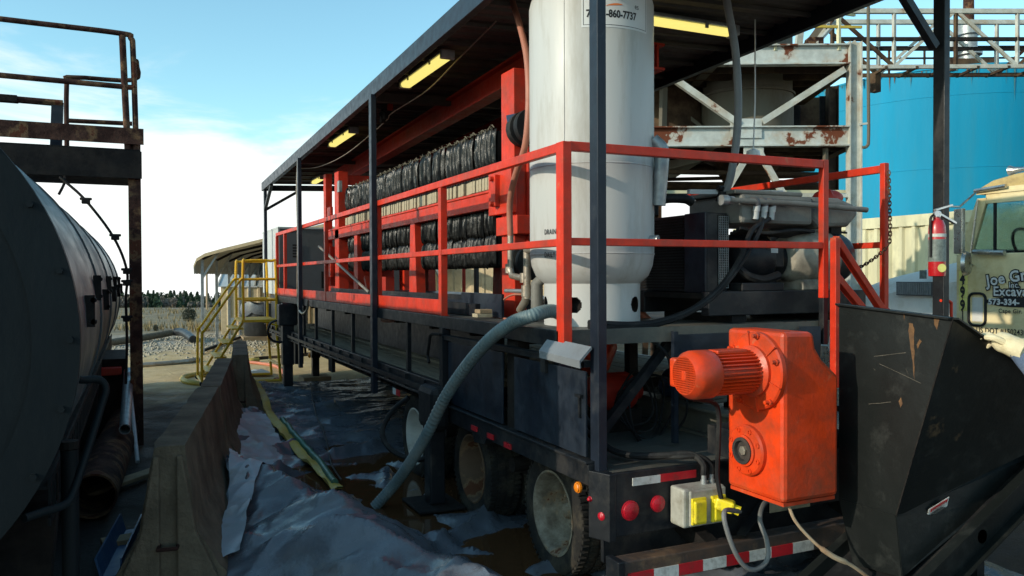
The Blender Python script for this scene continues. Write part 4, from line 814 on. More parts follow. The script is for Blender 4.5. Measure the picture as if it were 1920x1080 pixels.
cpp(MB().tube(spline([V(3.2,4.6,2.16), V(3.21,4.6,2.24), V(3.26,4.55,2.27), V(3.38,4.5,2.27), V(3.44,4.5,2.25)], 5), .032, 10), 'radiator_hose', 'rubber', smooth=True)
for k in range(3):
    x = 3.70+k*.067; g = cpp(MB().lathe([(.020,0),(.020,.05),(.024,.05),(.024,.09)], (x,4.165,2.12), (0,-.15,1), 12), 'cable_gland', 'ltcab', smooth=True); MB().tube(spline([V(x,4.15,2.21), V(x-.01,4.15,2.235), V(x-.02,4.18,2.24)], 4), .026, 10).build('elbow', M['dkgrey'], g, smooth=True)
cpp(MB().lathe([(.03,0),(.13,.01),(.16,.04),(.168,.08),(.185,.10),(.19,.14),(.19,.36),(.188,.39)], (4.08,4.33,1.87), (1,0,0), 40), 'drive_motor', 'beige', smooth=True)
cpp(MB().lathe([(.192,.0),(.192,.10),(.17,.15),(.10,.18),(.001,.19)], (4.45,4.33,1.87), (1,0,0), 40, cap=False), 'motor_end_bell', 'black', smooth=True)
cpp(MB().box(4.15,4.45,4.2,4.46,1.645,1.72), 'motor_foot', 'beige', bevel=.01); cpp(MB().lathe([(.05,0),(.05,.02),(.035,.022)], (4.36,4.18,1.74), (0,-1,0), 14), 'terminal_cap', 'grey', smooth=True)
cpp(MB().lathe([(.15,0),(.17,.03),(.17,.28),(.13,.33),(.13,.42)], (3.66,4.40,1.86), (1,0,0), 28), 'air_end', 'black', smooth=True); cpp(MB().box(3.86,4.02,4.24,4.4,1.80,1.98), 'gauge_box', 'black', bevel=.01); cpp(MB().box(3.90,3.96,4.236,4.24,1.90,1.97), 'gauge_label', 'ltcab')
cpp(MB().tube(spline([V(3.62,4.25,1.80), V(3.7,4.22,1.74), V(3.82,4.22,1.72), V(3.95,4.22,1.75)], 5), .03, 8), 'oil_hose', 'rubber', smooth=True); cpp(MB().box(3.62,3.98,4.2,4.6,1.645,1.70), 'air_end_foot', 'black', bevel=.006)
for k in range(4): cpp(MB().tube(spline([V(3.6,4.2+.03*k,2.06-.01*k), V(3.8,4.18+.03*k,2.03), V(4.05,4.18+.03*k,2.055-.012*k), V(4.25,4.2+.03*k,2.05)], 5), .012, 6), 'harness', 'rubber', smooth=True)
cpp(MB().box(4.45,4.55,4.24,4.34,2.04,2.10).tube([(4.4,4.26,2.06),(4.62,4.26,2.05)], .008, 6), 'hood_latch', 'dark'); cpp(MB().bar((3.3,4.35,2.30),(4.1,4.35,2.325), .03, .03), 'lifting_bar', 'ltcab')
for k, dy in ((0,0),(1,-.04)):
    hose('power_cable', [V(3.735+.06*k,4.14,2.12), P(1424-14*k,432,Y=4.10), P(1398-8*k,480,Y=4.06), P(1352,542-6*k,Y=4.03), P(1300,582-4*k,Y=4.02), P(1240,606-5*k,Y=4.03), P(1185,612-4*k,Y=4.04), V(2.35,4.02-.0*k,1.462+.02*k)], .017, M['rubber'], ('lower' if k == 0 else 'upper')+' black power cable curving from compressor to the white tank foot', 'cable', 8)
hose('grey_drop_hose', [P(1358,-40,Y=4.35), P(1364,10,Y=4.3), P(1378,90,Y=4.3), P(1384,180,Y=4.3), P(1381,260,Y=4.3), P(1370,330,Y=4.3), P(1358,365,Y=4.32)], .026, M['ghose'], 'grey hose hanging from the canopy roof to the compressor top', 'hose', 10)
o = thing('cam_coupling', 'black rubber coupling at the lower end of the grey drop hose', 'coupling', tuple(P(1355,375,Y=4.33)))
q = P(1357,358,Y=4.32); q2 = P(1353,378,Y=4.34); MB().tube([q, q2], [.036,.042], 12).build('sleeve', M['rubber'], o, smooth=True); MB().tube([P(1346,352,Y=4.32), P(1362,356,Y=4.32)], .018, 8).build('cam_arm', M['rubber'], o)
q = P(1553,372,Y=4.5); rg = MB().lathe([(.01,-.15),(.045,-.13),(.06,-.09),(.07,-.04),(.062,0),(.068,.05),(.055,.1),(.03,.13),(.01,.14)], q, (1,.1,.05), 20); rg.v = [tuple(V(*p)+(V(*p)-q).normalized()*.022*noise.noise(V(*p)*22)) for p in rg.v]; rg.build('red_rag', M['redd'], smooth=True, label='dark red cloth bundle lying on top of the compressor', cat='rag')
for i, (a, c, lab) in enumerate((((1200,560),(1255,562),'short orange hose behind the white tank foot'),((1180,575),(1215,600),'orange hose lying low behind the white tank foot'))):
    hose('orange_hose', [P(a[0]-40,a[1]+12,Y=4.95), P(*a,Y=4.95), P((a[0]+c[0])/2,(a[1]+c[1])/2-4,Y=4.95), P(*c,Y=4.95)], .03, M['orangel'], lab, 'hose')
pl_ = thing('pendant_lamp', 'small white pendant lamp on a cord above the compressor', 'lamp', tuple(P(1412,298,Y=4.9)))
q = P(1412,292,Y=4.9); t0 = P(1415,90,Y=4.9); MB().tube([V(q.x+.02,4.9,zr(q.x,4.9)-.02), (t0+q)/2+V(.012,0,0), q], .006, 6).build('cord', M['pvc'], pl_)
MB().lathe([(.02,.05),(.05,.035),(.055,0),(.03,-.01)], q, (0,0,1), 16).build('shade', M['decal'], pl_, smooth=True); MB().lathe([(.03,-.01),(.032,-.03),(.022,-.06),(.001,-.065)], q, (0,0,1), 14, cap=False).build('bulb', M['lampw'], pl_, smooth=True)
# winch under the canopy
wi = thing('cable_trolley', 'small black trolley clamp under the canopy near the red beam', 'trolley', tuple(P(722,225,X=2.45))); q = P(722,212,X=2.45)
MB().box(q.x-.04,q.x+.04,q.y-.12,q.y+.1,q.z-.08,q.z+.02).box(q.x-.02,q.x+.02,q.y+.05,q.y+.09,q.z,3.6).build('body', M['dark'], wi, bevel=.01); MB().box(q.x-.02,q.x+.03,q.y-.2,q.y-.14,q.z-.0,q.z+.06).build('stop', M['redd'], wi); MB().tube([(q.x-.05,q.y,q.z-.07),(q.x+.05,q.y,q.z-.07)], .04, 10).build('wheel', M['dark'], wi)
hose('wire_rope', [P(565,316,X=2.4), P(600,312,X=2.4), P(650,288,X=2.42), P(720,230,X=2.45), P(735,212,X=2.45), P(800,170,X=2.45), P(860,110,X=2.45), P(930,40,X=2.45)], .006, M['steelp'], 'thin cord strung under the canopy beside the red beam', 'cord', 6)
hose('post_cable', [P(559,300,X=2.08), P(557,360,X=2.08), P(559,450,X=2.08), P(558,540,X=2.08), P(560,575,X=2.08), P(567,588,X=2.08), P(576,580,X=2.08), P(578,562,X=2.08)], .016, M['steelp'], 'tan cable strapped along the third canopy post', 'cable')

# ------------------------------------------------------------------ cabinet on the trailer nose
cb = thing('control_cabinet', 'dark grey control room box at the far end of the trailer', 'cabinet', (3.3, 15.2, 1.44))
MB().box(2.27,4.5,14.52,16.4,1.45,2.60).build('body', M['dkgrey'], cb, bevel=.01); MB().box(2.255,2.27,14.53,16.4,1.45,2.60).build('side_sheet', M['ltcab'], cb); MB().box(2.25,4.52,14.5,16.42,2.60,2.63).build('roof_sheet', M['ltcab'], cb)
for k in range(5): MB().box(2.50,2.66,14.505,14.515,2.30-k*.05,2.325-k*.05).build('louvre', M['dark'], cb)
MB().box(3.0,3.5,14.507,14.515,1.55,1.85).build('hatch', M['dark'], cb)

# ------------------------------------------------------------------ gearmotor
gmr = thing('gearmotor', 'bright orange parallel shaft gearmotor hanging behind the trailer', 'gearmotor', (2.9, 3.1, .66))
def gp(mb, name, m='orange', **k): return mb.build(name, M[m], gmr, **k)
yA, yB = 2.905, 3.305; X0, X1 = 2.75, 3.10
pf_ = [(X0,.672),(X1,.672),(X1+.004,1.26),(X0+.25,1.34),(X0+.205,1.40),(X0+.19,1.478),(X0,1.482)]
gp(MB().prism([(x,yA,z) for x, z in pf_], (0,yB-yA,0)), 'gear_case', bevel=.022)
gp(MB().box(X0+.012,X1-.012,yA+.012,yB-.012,.655,.672), 'case_foot')
mc = V(X0, 3.075, 1.285)
gp(MB().lathe([(.190,0),(.190,.022),(.182,.03),(.13,.034)], mc, (-1,0,0), 48), 'motor_flange', smooth=True)
gp(MB().lathe([(.125,0),(.125,.02),(.08,.05)], mc+V(-.03,0,0), (-1,0,0), 36), 'flange_hub', smooth=True)
mo = gp(MB().lathe([(.085,.05),(.085,.33)], mc, (-1,0,0), 32), 'motor_body', smooth=True)
fm = MB().box(-.235,.0,-.003,.003,.080,.106).mesh('cooling_fin')
for k in range(34):
    a = 2*math.pi*k/34
    o = link('cooling_fin', fm, M['orange'], mo); o.location = mc-V(2.9,3.1,.66)+V(-.07,0,0); o.rotation_euler = (a, 0, 0)
gp(MB().box(X0-.28,X0-.10,mc.y-.04,mc.y+.04,mc.z+.09,mc.z+.112), 'motor_top_rib', bevel=.006)
fc = gp(MB().lathe([(.110,.30),(.115,.31),(.115,.40),(.110,.42),(.090,.445),(.087,.445),(.087,.43)], mc, (-1,0,0), 48, cap=False), 'fan_cover', smooth=True)
MB().lathe([(.087,.428),(.001,.428)], mc, (-1,0,0), 32, cap=False).build('fan_cover_back', M['dark'], fc)
gr_ = MB(); xg = mc.x-.443
for k in range(-8, 9):
    u = k*.0104; h = math.sqrt(max(0, .088**2-u*u))
    if h > .02:
        gr_.box(xg-.003,xg+.003,mc.y+u-.0018,mc.y+u+.0018,mc.z-h,mc.z+h); gr_.box(xg-.0025,xg+.0025,mc.y-h,mc.y+h,mc.z+u-.0018,mc.z+u+.0018)
o = gr_.build('fan_grille', M['orange'], fc); o['kind'] = 'stuff'
MB().box(xg-.005,xg+.003,mc.y-.016,mc.y+.016,mc.z-.02,mc.z+.02).build('grille_boss', M['orange'], fc, bevel=.004)
gp(MB().box(mc.x-.42,mc.x-.22,mc.y+.098,mc.y+.15,mc.z-.07,mc.z+.07), 'terminal_box', bevel=.012)
for a, r_ in ((35,.175),(100,.175),(160,.17),(-25,.178),(230,.178),(300,.178)):
    p = mc+V(-.03, math.cos(R_(a))*r_, math.sin(R_(a))*r_); gp(MB().lathe([(.016,0),(.016,.012),(.010,.012),(.010,.035)], p, (-1,0,0), 8), 'bolt')
for a in range(0, 360, 60):
    d = V(0, math.cos(R_(a+20)), math.sin(R_(a+20))); gp(MB().bar(mc+V(-.034,0,0)+d*.12, mc+V(-.034,0,0)+d*.196, .006, .012, (1,0,0)), 'flange_rib')
sc_ = V(X0, 3.14, .885)
gp(MB().lathe([(.125,0),(.125,.02),(.116,.03),(.085,.032)], sc_, (-1,0,0), 44), 'output_flange', smooth=True); gp(MB().lathe([(.078,.03),(.078,.042),(.064,.045)], sc_, (-1,0,0), 36, cap=False), 'output_ring', smooth=True)
gp(MB().lathe([(.066,.04),(.066,.052),(.050,.053),(.046,.034),(.0001,.032)], sc_, (-1,0,0), 32, cap=False), 'hollow_shaft', 'rustbeam', smooth=True); gp(MB().lathe([(.024,0),(.024,.045),(.012,.047)], sc_, (-1,0,0), 6), 'shaft_bolt', 'steelp')
for k in range(8):
    a = R_(22+45*k); p = sc_+V(-.028, math.cos(a)*.103, math.sin(a)*.103); gp(MB().lathe([(.013,0),(.013,.008),(.008,.008),(.008,.002)], p, (-1,0,0), 10), 'bolt')
gp(MB().lathe([(.014,0),(.014,.012),(.006,.012)], (X0+.0,yA+.05,1.16), (-1,0,0), 10), 'drain_plug', 'steelp'); gp(MB().tube([(X1-.02,3.1,.9),(3.3,3.1,.9)], .05, 14), 'drive_shaft', 'dark')
gp(MB().box(X0+.03,X1-.03,3.30,3.50,.80,.95), 'torque_arm', 'black')
# junction box with plugs and cords
jb = thing('junction_box', 'grey electrical junction box with yellow plugs on the trailer tail', 'junction box', (2.65, 3.42, .45))
MB().box(2.525,2.79,3.37,3.49,.455,.655).build('box', M['boxm'], jb, bevel=.012); MB().box(2.555,2.785,3.355,3.37,.465,.648).build('cover', M['boxm'], jb, bevel=.008)
for x in (2.60, 2.725): MB().box(x-.035,x+.04,3.325,3.356,.485,.60).build('socket_flap', M['yplug'], jb, bevel=.008); MB().box(x-.042,x+.048,3.34,3.357,.475,.612).build('socket_frame', M['yplug'], jb, bevel=.005)
MB().bar((2.70,3.335,.585),(2.765,3.27,.56), .07, .062).build('plug', M['yplug'], jb, bevel=.012); MB().tube([(2.755,3.28,.56),(2.785,3.25,.545)], .025, 10).build('plug_grip', M['yplug'], jb)
for x in (2.70, 2.75): MB().lathe([(.018,0),(.018,.02),(.014,.02),(.014,.05)], (x,3.43,.655), (0,0,1), 12).build('cable_gland', M['galv'], jb, smooth=True)
hose('supply_cord', [V(2.70,3.43,.70), V(2.70,3.44,.76), V(2.66,3.5,.80), V(2.52,3.58,.79), V(2.40,3.72,.78), V(2.34,3.85,.82), V(2.30,3.98,.95)], .018, M['rubber'], 'thick black cord running over the rear deck into the junction box', 'cord')
hose('supply_cord', [V(2.75,3.43,.70), V(2.75,3.44,.75), V(2.70,3.47,.79), V(2.60,3.52,.79), V(2.46,3.68,.77), V(2.38,3.9,.79), V(2.32,4.1,.9)], .016, M['rubber'], 'second black cord beside the thick one on the rear deck', 'cord')
hose('motor_cord', [V(2.46,3.2,1.22), V(2.47,3.24,1.15), P(1343,760,Y=3.3), P(1347,830,Y=3.3), P(1345,890,Y=3.32), P(1352,935,Y=3.3)], .013, M['rubber'], 'black cord hanging from the orange motor to the junction box', 'cord')
hose('loop_cord', [V(2.785,3.25,.545), P(1358,960,Y=3.15), P(1368,1010,Y=3.12), P(1390,1055,Y=3.12), P(1415,1068,Y=3.12), P(1438,1050,Y=3.14), P(1438,1015,Y=3.16), P(1425,975,Y=3.2), P(1432,945,Y=3.28), P(1450,935,Y=3.35)], .012, M['ghose'], 'grey cord looping down from the yellow plug under the gearmotor', 'cord')
hose('pull_rope', [V(2.86,3.0,.665), P(1490,975,Y=2.95), P(1525,1015,Y=2.9), P(1560,1042,Y=2.85), P(1600,1062,Y=2.82), P(1650,1100,Y=2.8)], [.008]*20+[.013]*10+[.009]*11, M['rope'], 'muddy rope slanting down from the gearmotor to the hopper foot', 'rope')
# things on the rear deck under the upper deck
pm_ = thing('feed_pump', 'red pump with ribbed orange motor in the shade on the rear deck', 'pump', (2.85, 4.6, .74))
MB().lathe([(.02,0),(.11,.01),(.125,.04),(.125,.26),(.11,.29),(.06,.30),(.06,.36)], (2.68,4.55,.99), (1,0,0), 24).build('casing', M['redd'], pm_, smooth=True); MB().lathe([(.06,0),(.10,.01),(.11,.05),(.11,.22)], (2.72,4.62,1.14), (.3,.2,.35), 20).build('motor', M['orange'], pm_, smooth=True); MB().box(2.66,3.0,4.45,4.7,.74,.88).build('base', M['dark'], pm_); MB().lathe([(.02,0),(.035,.01)], (2.82,4.42,.99), (0,-1,0), 10).build('cap', M['dark'], pm_)
rs = random.Random(8)
for k in range(5):
    c = V(2.84+.02*k, 4.30-.03*k, .98); pts = [c+V(math.cos(t_)*(.13+.02*k), .05*math.sin(2*t_+k), math.sin(t_)*(.17+.015*k)-.02*k) for t_ in [2*math.pi*q/22 for q in range(22)]]
    MB().tube(pts, .007, 6, closed=True).build('cable_coil', M['rubber'], smooth=True, label=('innermost','second','middle','fourth','widest')[k]+' loop of thin black cable hung over the red pump', cat='cable', group='cable loops on the pump')
hose('deck_cable', [P(1160,632,Y=4.0), P(1200,632,Y=4.0), P(1232,646,Y=3.98), P(1252,668,Y=3.97), P(1258,690,Y=3.98)], .010, M['rubber'], 'thin black cable arching out below the upper deck edge', 'cable')
MB().lathe([(.001,0),(.11,.01),(.13,.05),(.13,.4)], (3.55,4.9,.95), (0,-1,.1), 24).build('blue_drum', M['bluest'], smooth=True, label='blue drum end behind the orange motor on the rear deck', cat='drum')
MB().box(3.3,3.5,4.2,4.5,.92,1.1).box(3.34,3.46,4.18,4.2,.95,1.05).build('steel_block', M['deck'], label='rusty steel block on the deck channel under the upper deck', cat='block', bevel=.01)

# ------------------------------------------------------------------ hopper and inclined conveyor
hp = thing('hopper', 'black steel hopper on an inclined conveyor right of the gearmotor', 'hopper', (3.8, 2.7, 0))
def hpp(pts, name, t_=.008, m='hopper'): return MB().plate(pts, t_).build(name, M[m], hp)
T1, T2, B1, B2 = V(3.25,3.04,1.60), V(3.25,2.41,1.556), V(3.25,3.04,.61), V(3.25,2.70,.61)
T3, T4, B3, B4 = V(4.5,2.52,1.0), V(4.5,3.04,1.0), V(4.5,2.70,.90), V(4.5,3.04,.90)
hpp([T1, T2, B2, B1], 'side_sheet'); hpp([T2, T3, B3, B2], 'front_sheet'); hpp([T1, B1, B4, T4], 'back_sheet')
C1, C2, C3, C4 = V(3.25,2.95,.30), V(3.25,2.665,.33), V(4.5,2.665,.86), V(4.5,2.95,.86)
hpp([B1, B2, C2, C1], 'throat_sheet'); hpp([B2, B3, C3, C2], 'throat_sheet'); hpp([B1, C1, C4, B4], 'throat_sheet'); hpp([C1, C2, C3, C4], 'bottom_sheet')
for a, c in ((T1,T2),(T2,T3),(B1,B2),(B2,B3)): MB().tube([a, c], .007, 6).build('weld_bead', M['hopper'], hp)
MB().tube([T2+(B2-T2)*k/40+V(.002*noise.noise(V(k,0,0)),0,0) for k in range(41)], [.004+.0015*(k % 2) for k in range(41)], 6).build('weld_bead', M['dark'], hp)
for a_, c_ in ((T1,T2),(T2,T3),(T1,T4)):
    dn = V(-.03,0,0) if (a_, c_) == (T1, T2) else V(0,-.03,0) if c_ is T3 else V(0,.03,0)
    MB().hexa([a_+V(0,0,-.004), a_+dn+V(0,0,-.004), c_+dn+V(0,0,-.004), c_+V(0,0,-.004), a_+V(0,0,.005), a_+dn+V(0,0,.005), c_+dn+V(0,0,.005), c_+V(0,0,.005)]).build('rim_bar', M['hopper'], hp)
# conveyor frame below
fa, fb = V(3.02,2.61,.15), V(5.4,2.61,1.43); d = (fb-fa).normalized(); un = V(-d.z,0,d.x)
for y, nm in ((2.61,'front'),(3.06,'rear')):
    o_ = V(0,y-2.61,0); MB().prism([fa+o_-un*.11, fb+o_-un*.11, fb+o_+un*.05, fa+o_+un*.05], (0,.008,0)).prism([fa+o_+un*.05, fb+o_+un*.05, fb+o_+un*.058, fa+o_+un*.058], (0,-.05 if y < 3 else .05,0)).prism([fa+o_-un*.11, fb+o_-un*.11, fb+o_-un*.118, fa+o_-un*.118], (0,-.05 if y < 3 else .05,0)).build('conveyor_side', M['hopper'], hp)
MB().prism([fa+un*.0+V(0,.02,0), fb+V(0,.02,0), fb+V(0,.43,0), fa+V(0,.43,0)], un*.012).build('belt', M['rubber'], hp)
for i in range(5):
    p = fa+(fb-fa)*(.08+.21*i)-un*.06; MB().tube([p, p+V(0,.45,0)], .035, 12).build('idler_roller', M['dark'], hp, smooth=True)
for x, z in ((4.3,.82),(5.2,1.3)):
    for y in (2.64,3.04): MB().box(x-.03,x+.03,y-.03,y+.03,0,z-.08).build('support_leg', M['black'], hp)
nf = (T3-T2).cross(B2-T2).normalized()
if nf.y > 0: nf = -nf
c = P(1778,963,Y=2.62); pr_ = lambda q: q-nf*((q-T2).dot(nf)-.006)
lbl = [pr_(P(x, y, Y=2.62)) for x, y in ((1762,969),(1793,940),(1794,961),(1763,990))]
wl = MB().plate(lbl, .002).build('warning_label', M['tapew'], hp)
l0, l1, l2, l3 = [q+nf*.003 for q in lbl]
MB().plate([l0*.9+l1*.1+(l3-l0)*.08, l0*.08+l1*.92+(l3-l0)*.08, l0*.08+l1*.92+(l3-l0)*.42, l0*.9+l1*.1+(l3-l0)*.42], .001).build('label_band', M['oring'], wl)
ux = (l1-l0)/1.0; uy = (l0-l3)
text('label_text', 'DANGER', .2, M['tapew'], wl, lambda x, y: l3+nf*.004+ux*(.14+x*.86)+uy*(.64+y*1.6))
for k in range(3): MB().plate([l3+nf*.001+ux*.12+uy*(.12+.13*k), l3+nf*.001+ux*(.85-.1*k)+uy*(.12+.13*k), l3+nf*.001+ux*(.85-.1*k)+uy*(.17+.13*k), l3+nf*.001+ux*.12+uy*(.17+.13*k)], .001).build('label_line', M['ink'], wl)
# rust scars and chalky scratches with their own outlines on the side sheet
rm_ = mat('rust_scar', (.17,.085,.032), .85, dirt=(.07,.035,.018), da=.45, ds=30)
def scar(pts, m, off=.0052):
    out = []; n_ = len(pts)
    for i in range(n_):
        (x0, y0), (x1, y1) = pts[i], pts[(i+1) % n_]
        for k in range(4):
            t_ = k/4; x, y = x0+(x1-x0)*t_, y0+(y1-y0)*t_; x += 1.6*noise.noise(V(x*.21, y*.21, 1)); y += 1.6*noise.noise(V(x*.21, y*.21, 7)); q = P(x, y, X=3.25); out.append(V(3.25-off, q.y, q.z))
    return MB().add(out, [tuple(range(len(out)))]).build('rust_scar', m, hp)
scar([(1706,606),(1712,606),(1716,618),(1715,640),(1716,680),(1716,712),(1714,700),(1710,660),(1705,625)], rm_); scar([(1720,646),(1726,636),(1729,640),(1722,654)], rm_); scar([(1754,594),(1764,595),(1758,618),(1753,610)], rm_); scar([(1695,588),(1698,587),(1697,603)], rm_); 
for a_, b_ in (((1640,668),(1700,661)),((1650,682),(1728,718)),((1630,757),(1672,753)),((1700,690),(1706,706)),((1640,690),(1643,694))): scar([a_, b_, (b_[0],b_[1]+.9), (a_[0],a_[1]+.9)], mat('scratch', (.10,.085,.065), .8))
scar([(1686,752),(1691,744),(1693,756),(1690,764)], rm_)

# ------------------------------------------------------------------ fire extinguisher on the right canopy post
fx = thing('fire_extinguisher', 'red fire extinguisher strapped to the right rear canopy post', 'fire extinguisher', (4.63, 3.54, 1.74)); ex, ey = 4.585, 3.51
MB().lathe([(.03,1.735),(.049,1.74),(.051,1.76),(.051,2.02),(.047,2.06),(.035,2.09),(.02,2.095),(.02,2.115)], (ex,ey,0), (0,0,1), 32).build('cylinder', M['ext'], fx, smooth=True)
MB().lathe([(.0516,1.83),(.0516,1.97)], (ex,ey,0), (0,0,1), 32, cap=False).build('label_wrap', M['extl'], fx, smooth=True); MB().lathe([(.052,1.985),(.052,2.005)], (ex,ey,0), (0,0,1), 32, cap=False).build('strap', M['tapew'], fx, smooth=True)
MB().lathe([(.026,0),(.026,.003)], (ex-.02,ey-.049,1.79), (-.45,-.9,0), 16).build('badge', M['ylab'], fx); MB().lathe([(.022,2.11),(.024,2.14),(.016,2.15)], (ex,ey,0), (0,0,1), 12).build('valve_head', M['silver'], fx, smooth=True)
MB().bar((ex-.02,ey,2.155),(ex+.12,ey-.01,2.19), .022, .010).build('lever', M['silver'], fx); MB().bar((ex-.01,ey,2.14),(ex+.14,ey-.02,2.075), .026, .012).build('handle', M['silver'], fx); MB().lathe([(.018,0),(.018,.01)], (ex-.03,ey-.02,2.13), (-.4,-.9,0), 12).build('gauge', M['silver'], fx)
MB().tube(spline([V(ex-.02,ey,2.13), V(ex-.06,ey,2.1), V(ex-.058,ey,2.0), V(ex-.056,ey,1.86)], 4), .008, 6).build('hose', M['rubber'], fx)
hose('red_conduit', [V(4.74,3.60,1.58), V(4.80,3.60,1.58), V(4.835,3.60,1.565), V(4.84,3.60,1.53), V(4.84,3.60,1.2)], .010, M['red'], 'thin red bent rod on the right side of the post', 'rod')
# ------------------------------------------------------------------ teal suction hose and hoses on the ground
path = spline([V(2.45,4.5,1.50), V(2.32,4.42,1.535), P(1000,591,X=2.14), P(958,607,X=2.06), P(915,640,X=2.02), P(872,690,X=1.98), P(835,745,X=1.93), P(800,815,X=1.87), P(770,866,X=1.80), P(740,908,X=1.74), P(703,950,Z=.03)], 40)
MB().tube(path, [.0430 if i % 4 < 2 else .0395 for i in range(len(path))], 16).build('suction_hose', M['teal'], smooth=True, label='thick ribbed teal suction hose drooping from the deck to the sheeting', cat='hose')
def onsheet(pts, r_): return [V(q.x, q.y, max(sheet_h(q.x, q.y), 0)+r_+.055) for q in spline(pts, 7)]
q = onsheet([P(476,735,Z=.05), P(492,758,Z=.05), P(505,790,Z=.08), P(530,822,Z=.08), P(560,848,Z=.08), P(588,868,Z=.08), P(615,893,Z=.08), P(633,918,Z=.08)], .012)
mb = MB()
for i, p in enumerate(q):
    d = (q[min(i+1,len(q)-1)]-q[max(i-1,0)]).normalized(); s = V(d.y,-d.x,0)*.045; tw = .02*math.sin(i*.6); mb.v += [tuple(p-s+V(0,0,.006-tw*.4)), tuple(p+V(0,0,.016)), tuple(p+s+V(0,0,.006+tw))]
    mb.v += [tuple(p-s+V(0,0,-.004)), tuple(p+V(0,0,0)), tuple(p+s+V(0,0,-.004))]
for i in range(len(q)-1):
    a = 6*i; mb.f += [(a,a+1,a+7,a+6),(a+1,a+2,a+8,a+7),(a+3,a+9,a+10,a+4),(a+4,a+10,a+11,a+5),(a,a+6,a+9,a+3),(a+2,a+5,a+11,a+8)]
mb.build('layflat_hose', M['yhose'], smooth=True, label='flat dirty yellow hose winding over the black sheeting', cat='hose')
hz_ = onsheet([P(530,815,Z=.03), P(556,842,Z=.03), P(585,862,Z=.03), P(605,885,Z=.03), P(628,915,Z=.05)], .03)
MB().tube(hz_, .03, 10).build('green_hose', M['green'], smooth=True, label='dark green hose beside the flat yellow hose on the sheeting', cat='hose')
hz_ = onsheet([P(582,735,Z=.02), P(590,790,Z=.02), P(612,840,Z=.02), P(622,880,Z=.02), P(640,910,Z=.02)], .01); MB().tube(hz_, .008, 6).build('ground_wire', M['rubber'], smooth=True, label='thin black wire lying across the sheeting from the landing leg', cat='wire')
gpt = lambda px, py, r_: V(P(px,py,Z=0).x, P(px,py,Z=0).y, gh(P(px,py,Z=0).x, P(px,py,Z=0).y)+r_)
hose('yellow_hose', [gpt(378,720,.03), gpt(352,718,.03), gpt(342,711,.03), gpt(352,705,.03), gpt(390,699,.03)], .045, M['yhose'], 'yellow hose loop on the dirt left of the barrier top', 'hose', 8)
hose('yellow_hose', [gpt(445,675,.03), gpt(470,676,.03), gpt(485,675,.03)], .05, M['yhose'], 'short piece of flat yellow hose behind the yellow steps', 'hose', 8)
hose('dark_hose', [gpt(262,686,.04), gpt(300,684,.04), gpt(345,680,.04), gpt(372,676,.04)], .05, M['steelp'], 'long brown hose lying across the dirt yard', 'hose', 8)
hose('pink_hose', [gpt(450,677,.03), gpt(490,682,.03), gpt(520,688,.03), gpt(532,700,.03), gpt(515,712,.03)], .03, M['orangel'], 'pale pink hose curving round the yellow steps', 'hose', 8)
hose('chain_hose', [gpt(478,672,.03), gpt(505,669,.03), gpt(540,668,.03), gpt(580,664,.03)], .04, M['rustm'], 'dark hose lying behind the yellow steps', 'hose', 8)
q = gpt(476,702,0); mb = MB()
for i in range(8):
    for j in range(6): u, v_ = i/7, j/5; mb.v.append((q.x-.3+.6*u, q.y-.25+.5*v_, q.z+.02+.14*math.sin(math.pi*u)*math.sin(math.pi*v_)*(.6+noise.noise(V(u*4,v_*4,2)))))
for i in range(7):
    for j in range(5): mb.f.append((i*6+j,i*6+j+1,(i+1)*6+j+1,(i+1)*6+j))
mb.build('paper_sack', M['decal'], label='crumpled white sack on the dirt below the yellow steps', cat='sack')
# drainage pipe on the gravel
dp = thing('drainage_pipe', 'corrugated black and tan drainage pipe lying on the gravel', 'pipe', tuple(gpt(310,636,0)))
pth = spline([gpt(200,648,.11), gpt(262,640,.12), gpt(300,636,.15), gpt(328,634,.2), gpt(345,636,.2), gpt(362,642,.12)], 10)
MB().tube(pth[:31], [.10 if i % 2 else .092 for i in range(31)], 14).build('tan_section', M['board'], dp, smooth=True); MB().tube(pth[30:], [.115 if i % 2 else .103 for i in range(len(pth)-30)], 14).build('black_elbow', M['bin'], dp, smooth=True)

# ------------------------------------------------------------------ yellow rolling steps
ys = thing('rolling_steps', 'yellow tubular rolling steps beside the far end of the trailer', 'steps', (1.95, 14.0, 0))
def yt(pts, r_=.022, nm='tube', n=5): return MB().tube(spline(pts, n) if n else pts, r_, 8).build(nm, M['yellow'], ys, smooth=True)
ya, yb = 13.75, 14.75; zpl = 1.05; xr, xl_ = 2.12, 1.58
for y in (ya, yb):
    yt([V(xr+.04,y,.03), V(xr-.03,y,zpl)], nm='rear_leg', n=0)
    yt([V(xl_,y,zpl), V(xl_,y,1.95), V(xl_+.06,y,2.02), V(xr-.1,y,2.02), V(xr-.03,y,1.95), V(xr-.02,y,zpl)], nm='guard_loop', n=4)
    yt([V(xl_,y,zpl), V(.98,y+.15,.03)], nm='stair_stringer', n=0)
    yt([V(xl_,y,1.72), V(xl_-.08,y,1.66), V(1.02,y+.15,.93), V(.96,y+.15,.82), V(.95,y+.15,.03)], nm='hand_rail', n=4)
    yt([V(.95,y+.15,.05), V(xr+.04,y,.05)], nm='base_tube', n=0)
for z in (1.38, 1.72): yt([V(xr-.02,ya,z), V(xr-.02,yb,z)], nm='cross_tube', n=0); yt([V(xl_,ya,z), V(xr-.02,ya,z)], nm='cross_tube', n=0); yt([V(xl_,yb,z), V(xr-.02,yb,z)], nm='cross_tube', n=0)
yt([V(xr+.03,ya,.3), V(xr+.0,yb,.3)], nm='cross_tube', n=0); yt([V(.95,ya+.15,.06), V(.95,yb+.15,.06)], nm='cross_tube', n=0); yt([V(xr-.0,ya,.95), V(xr-.25,ya,zpl-.02)], .014, 'gusset', 0)
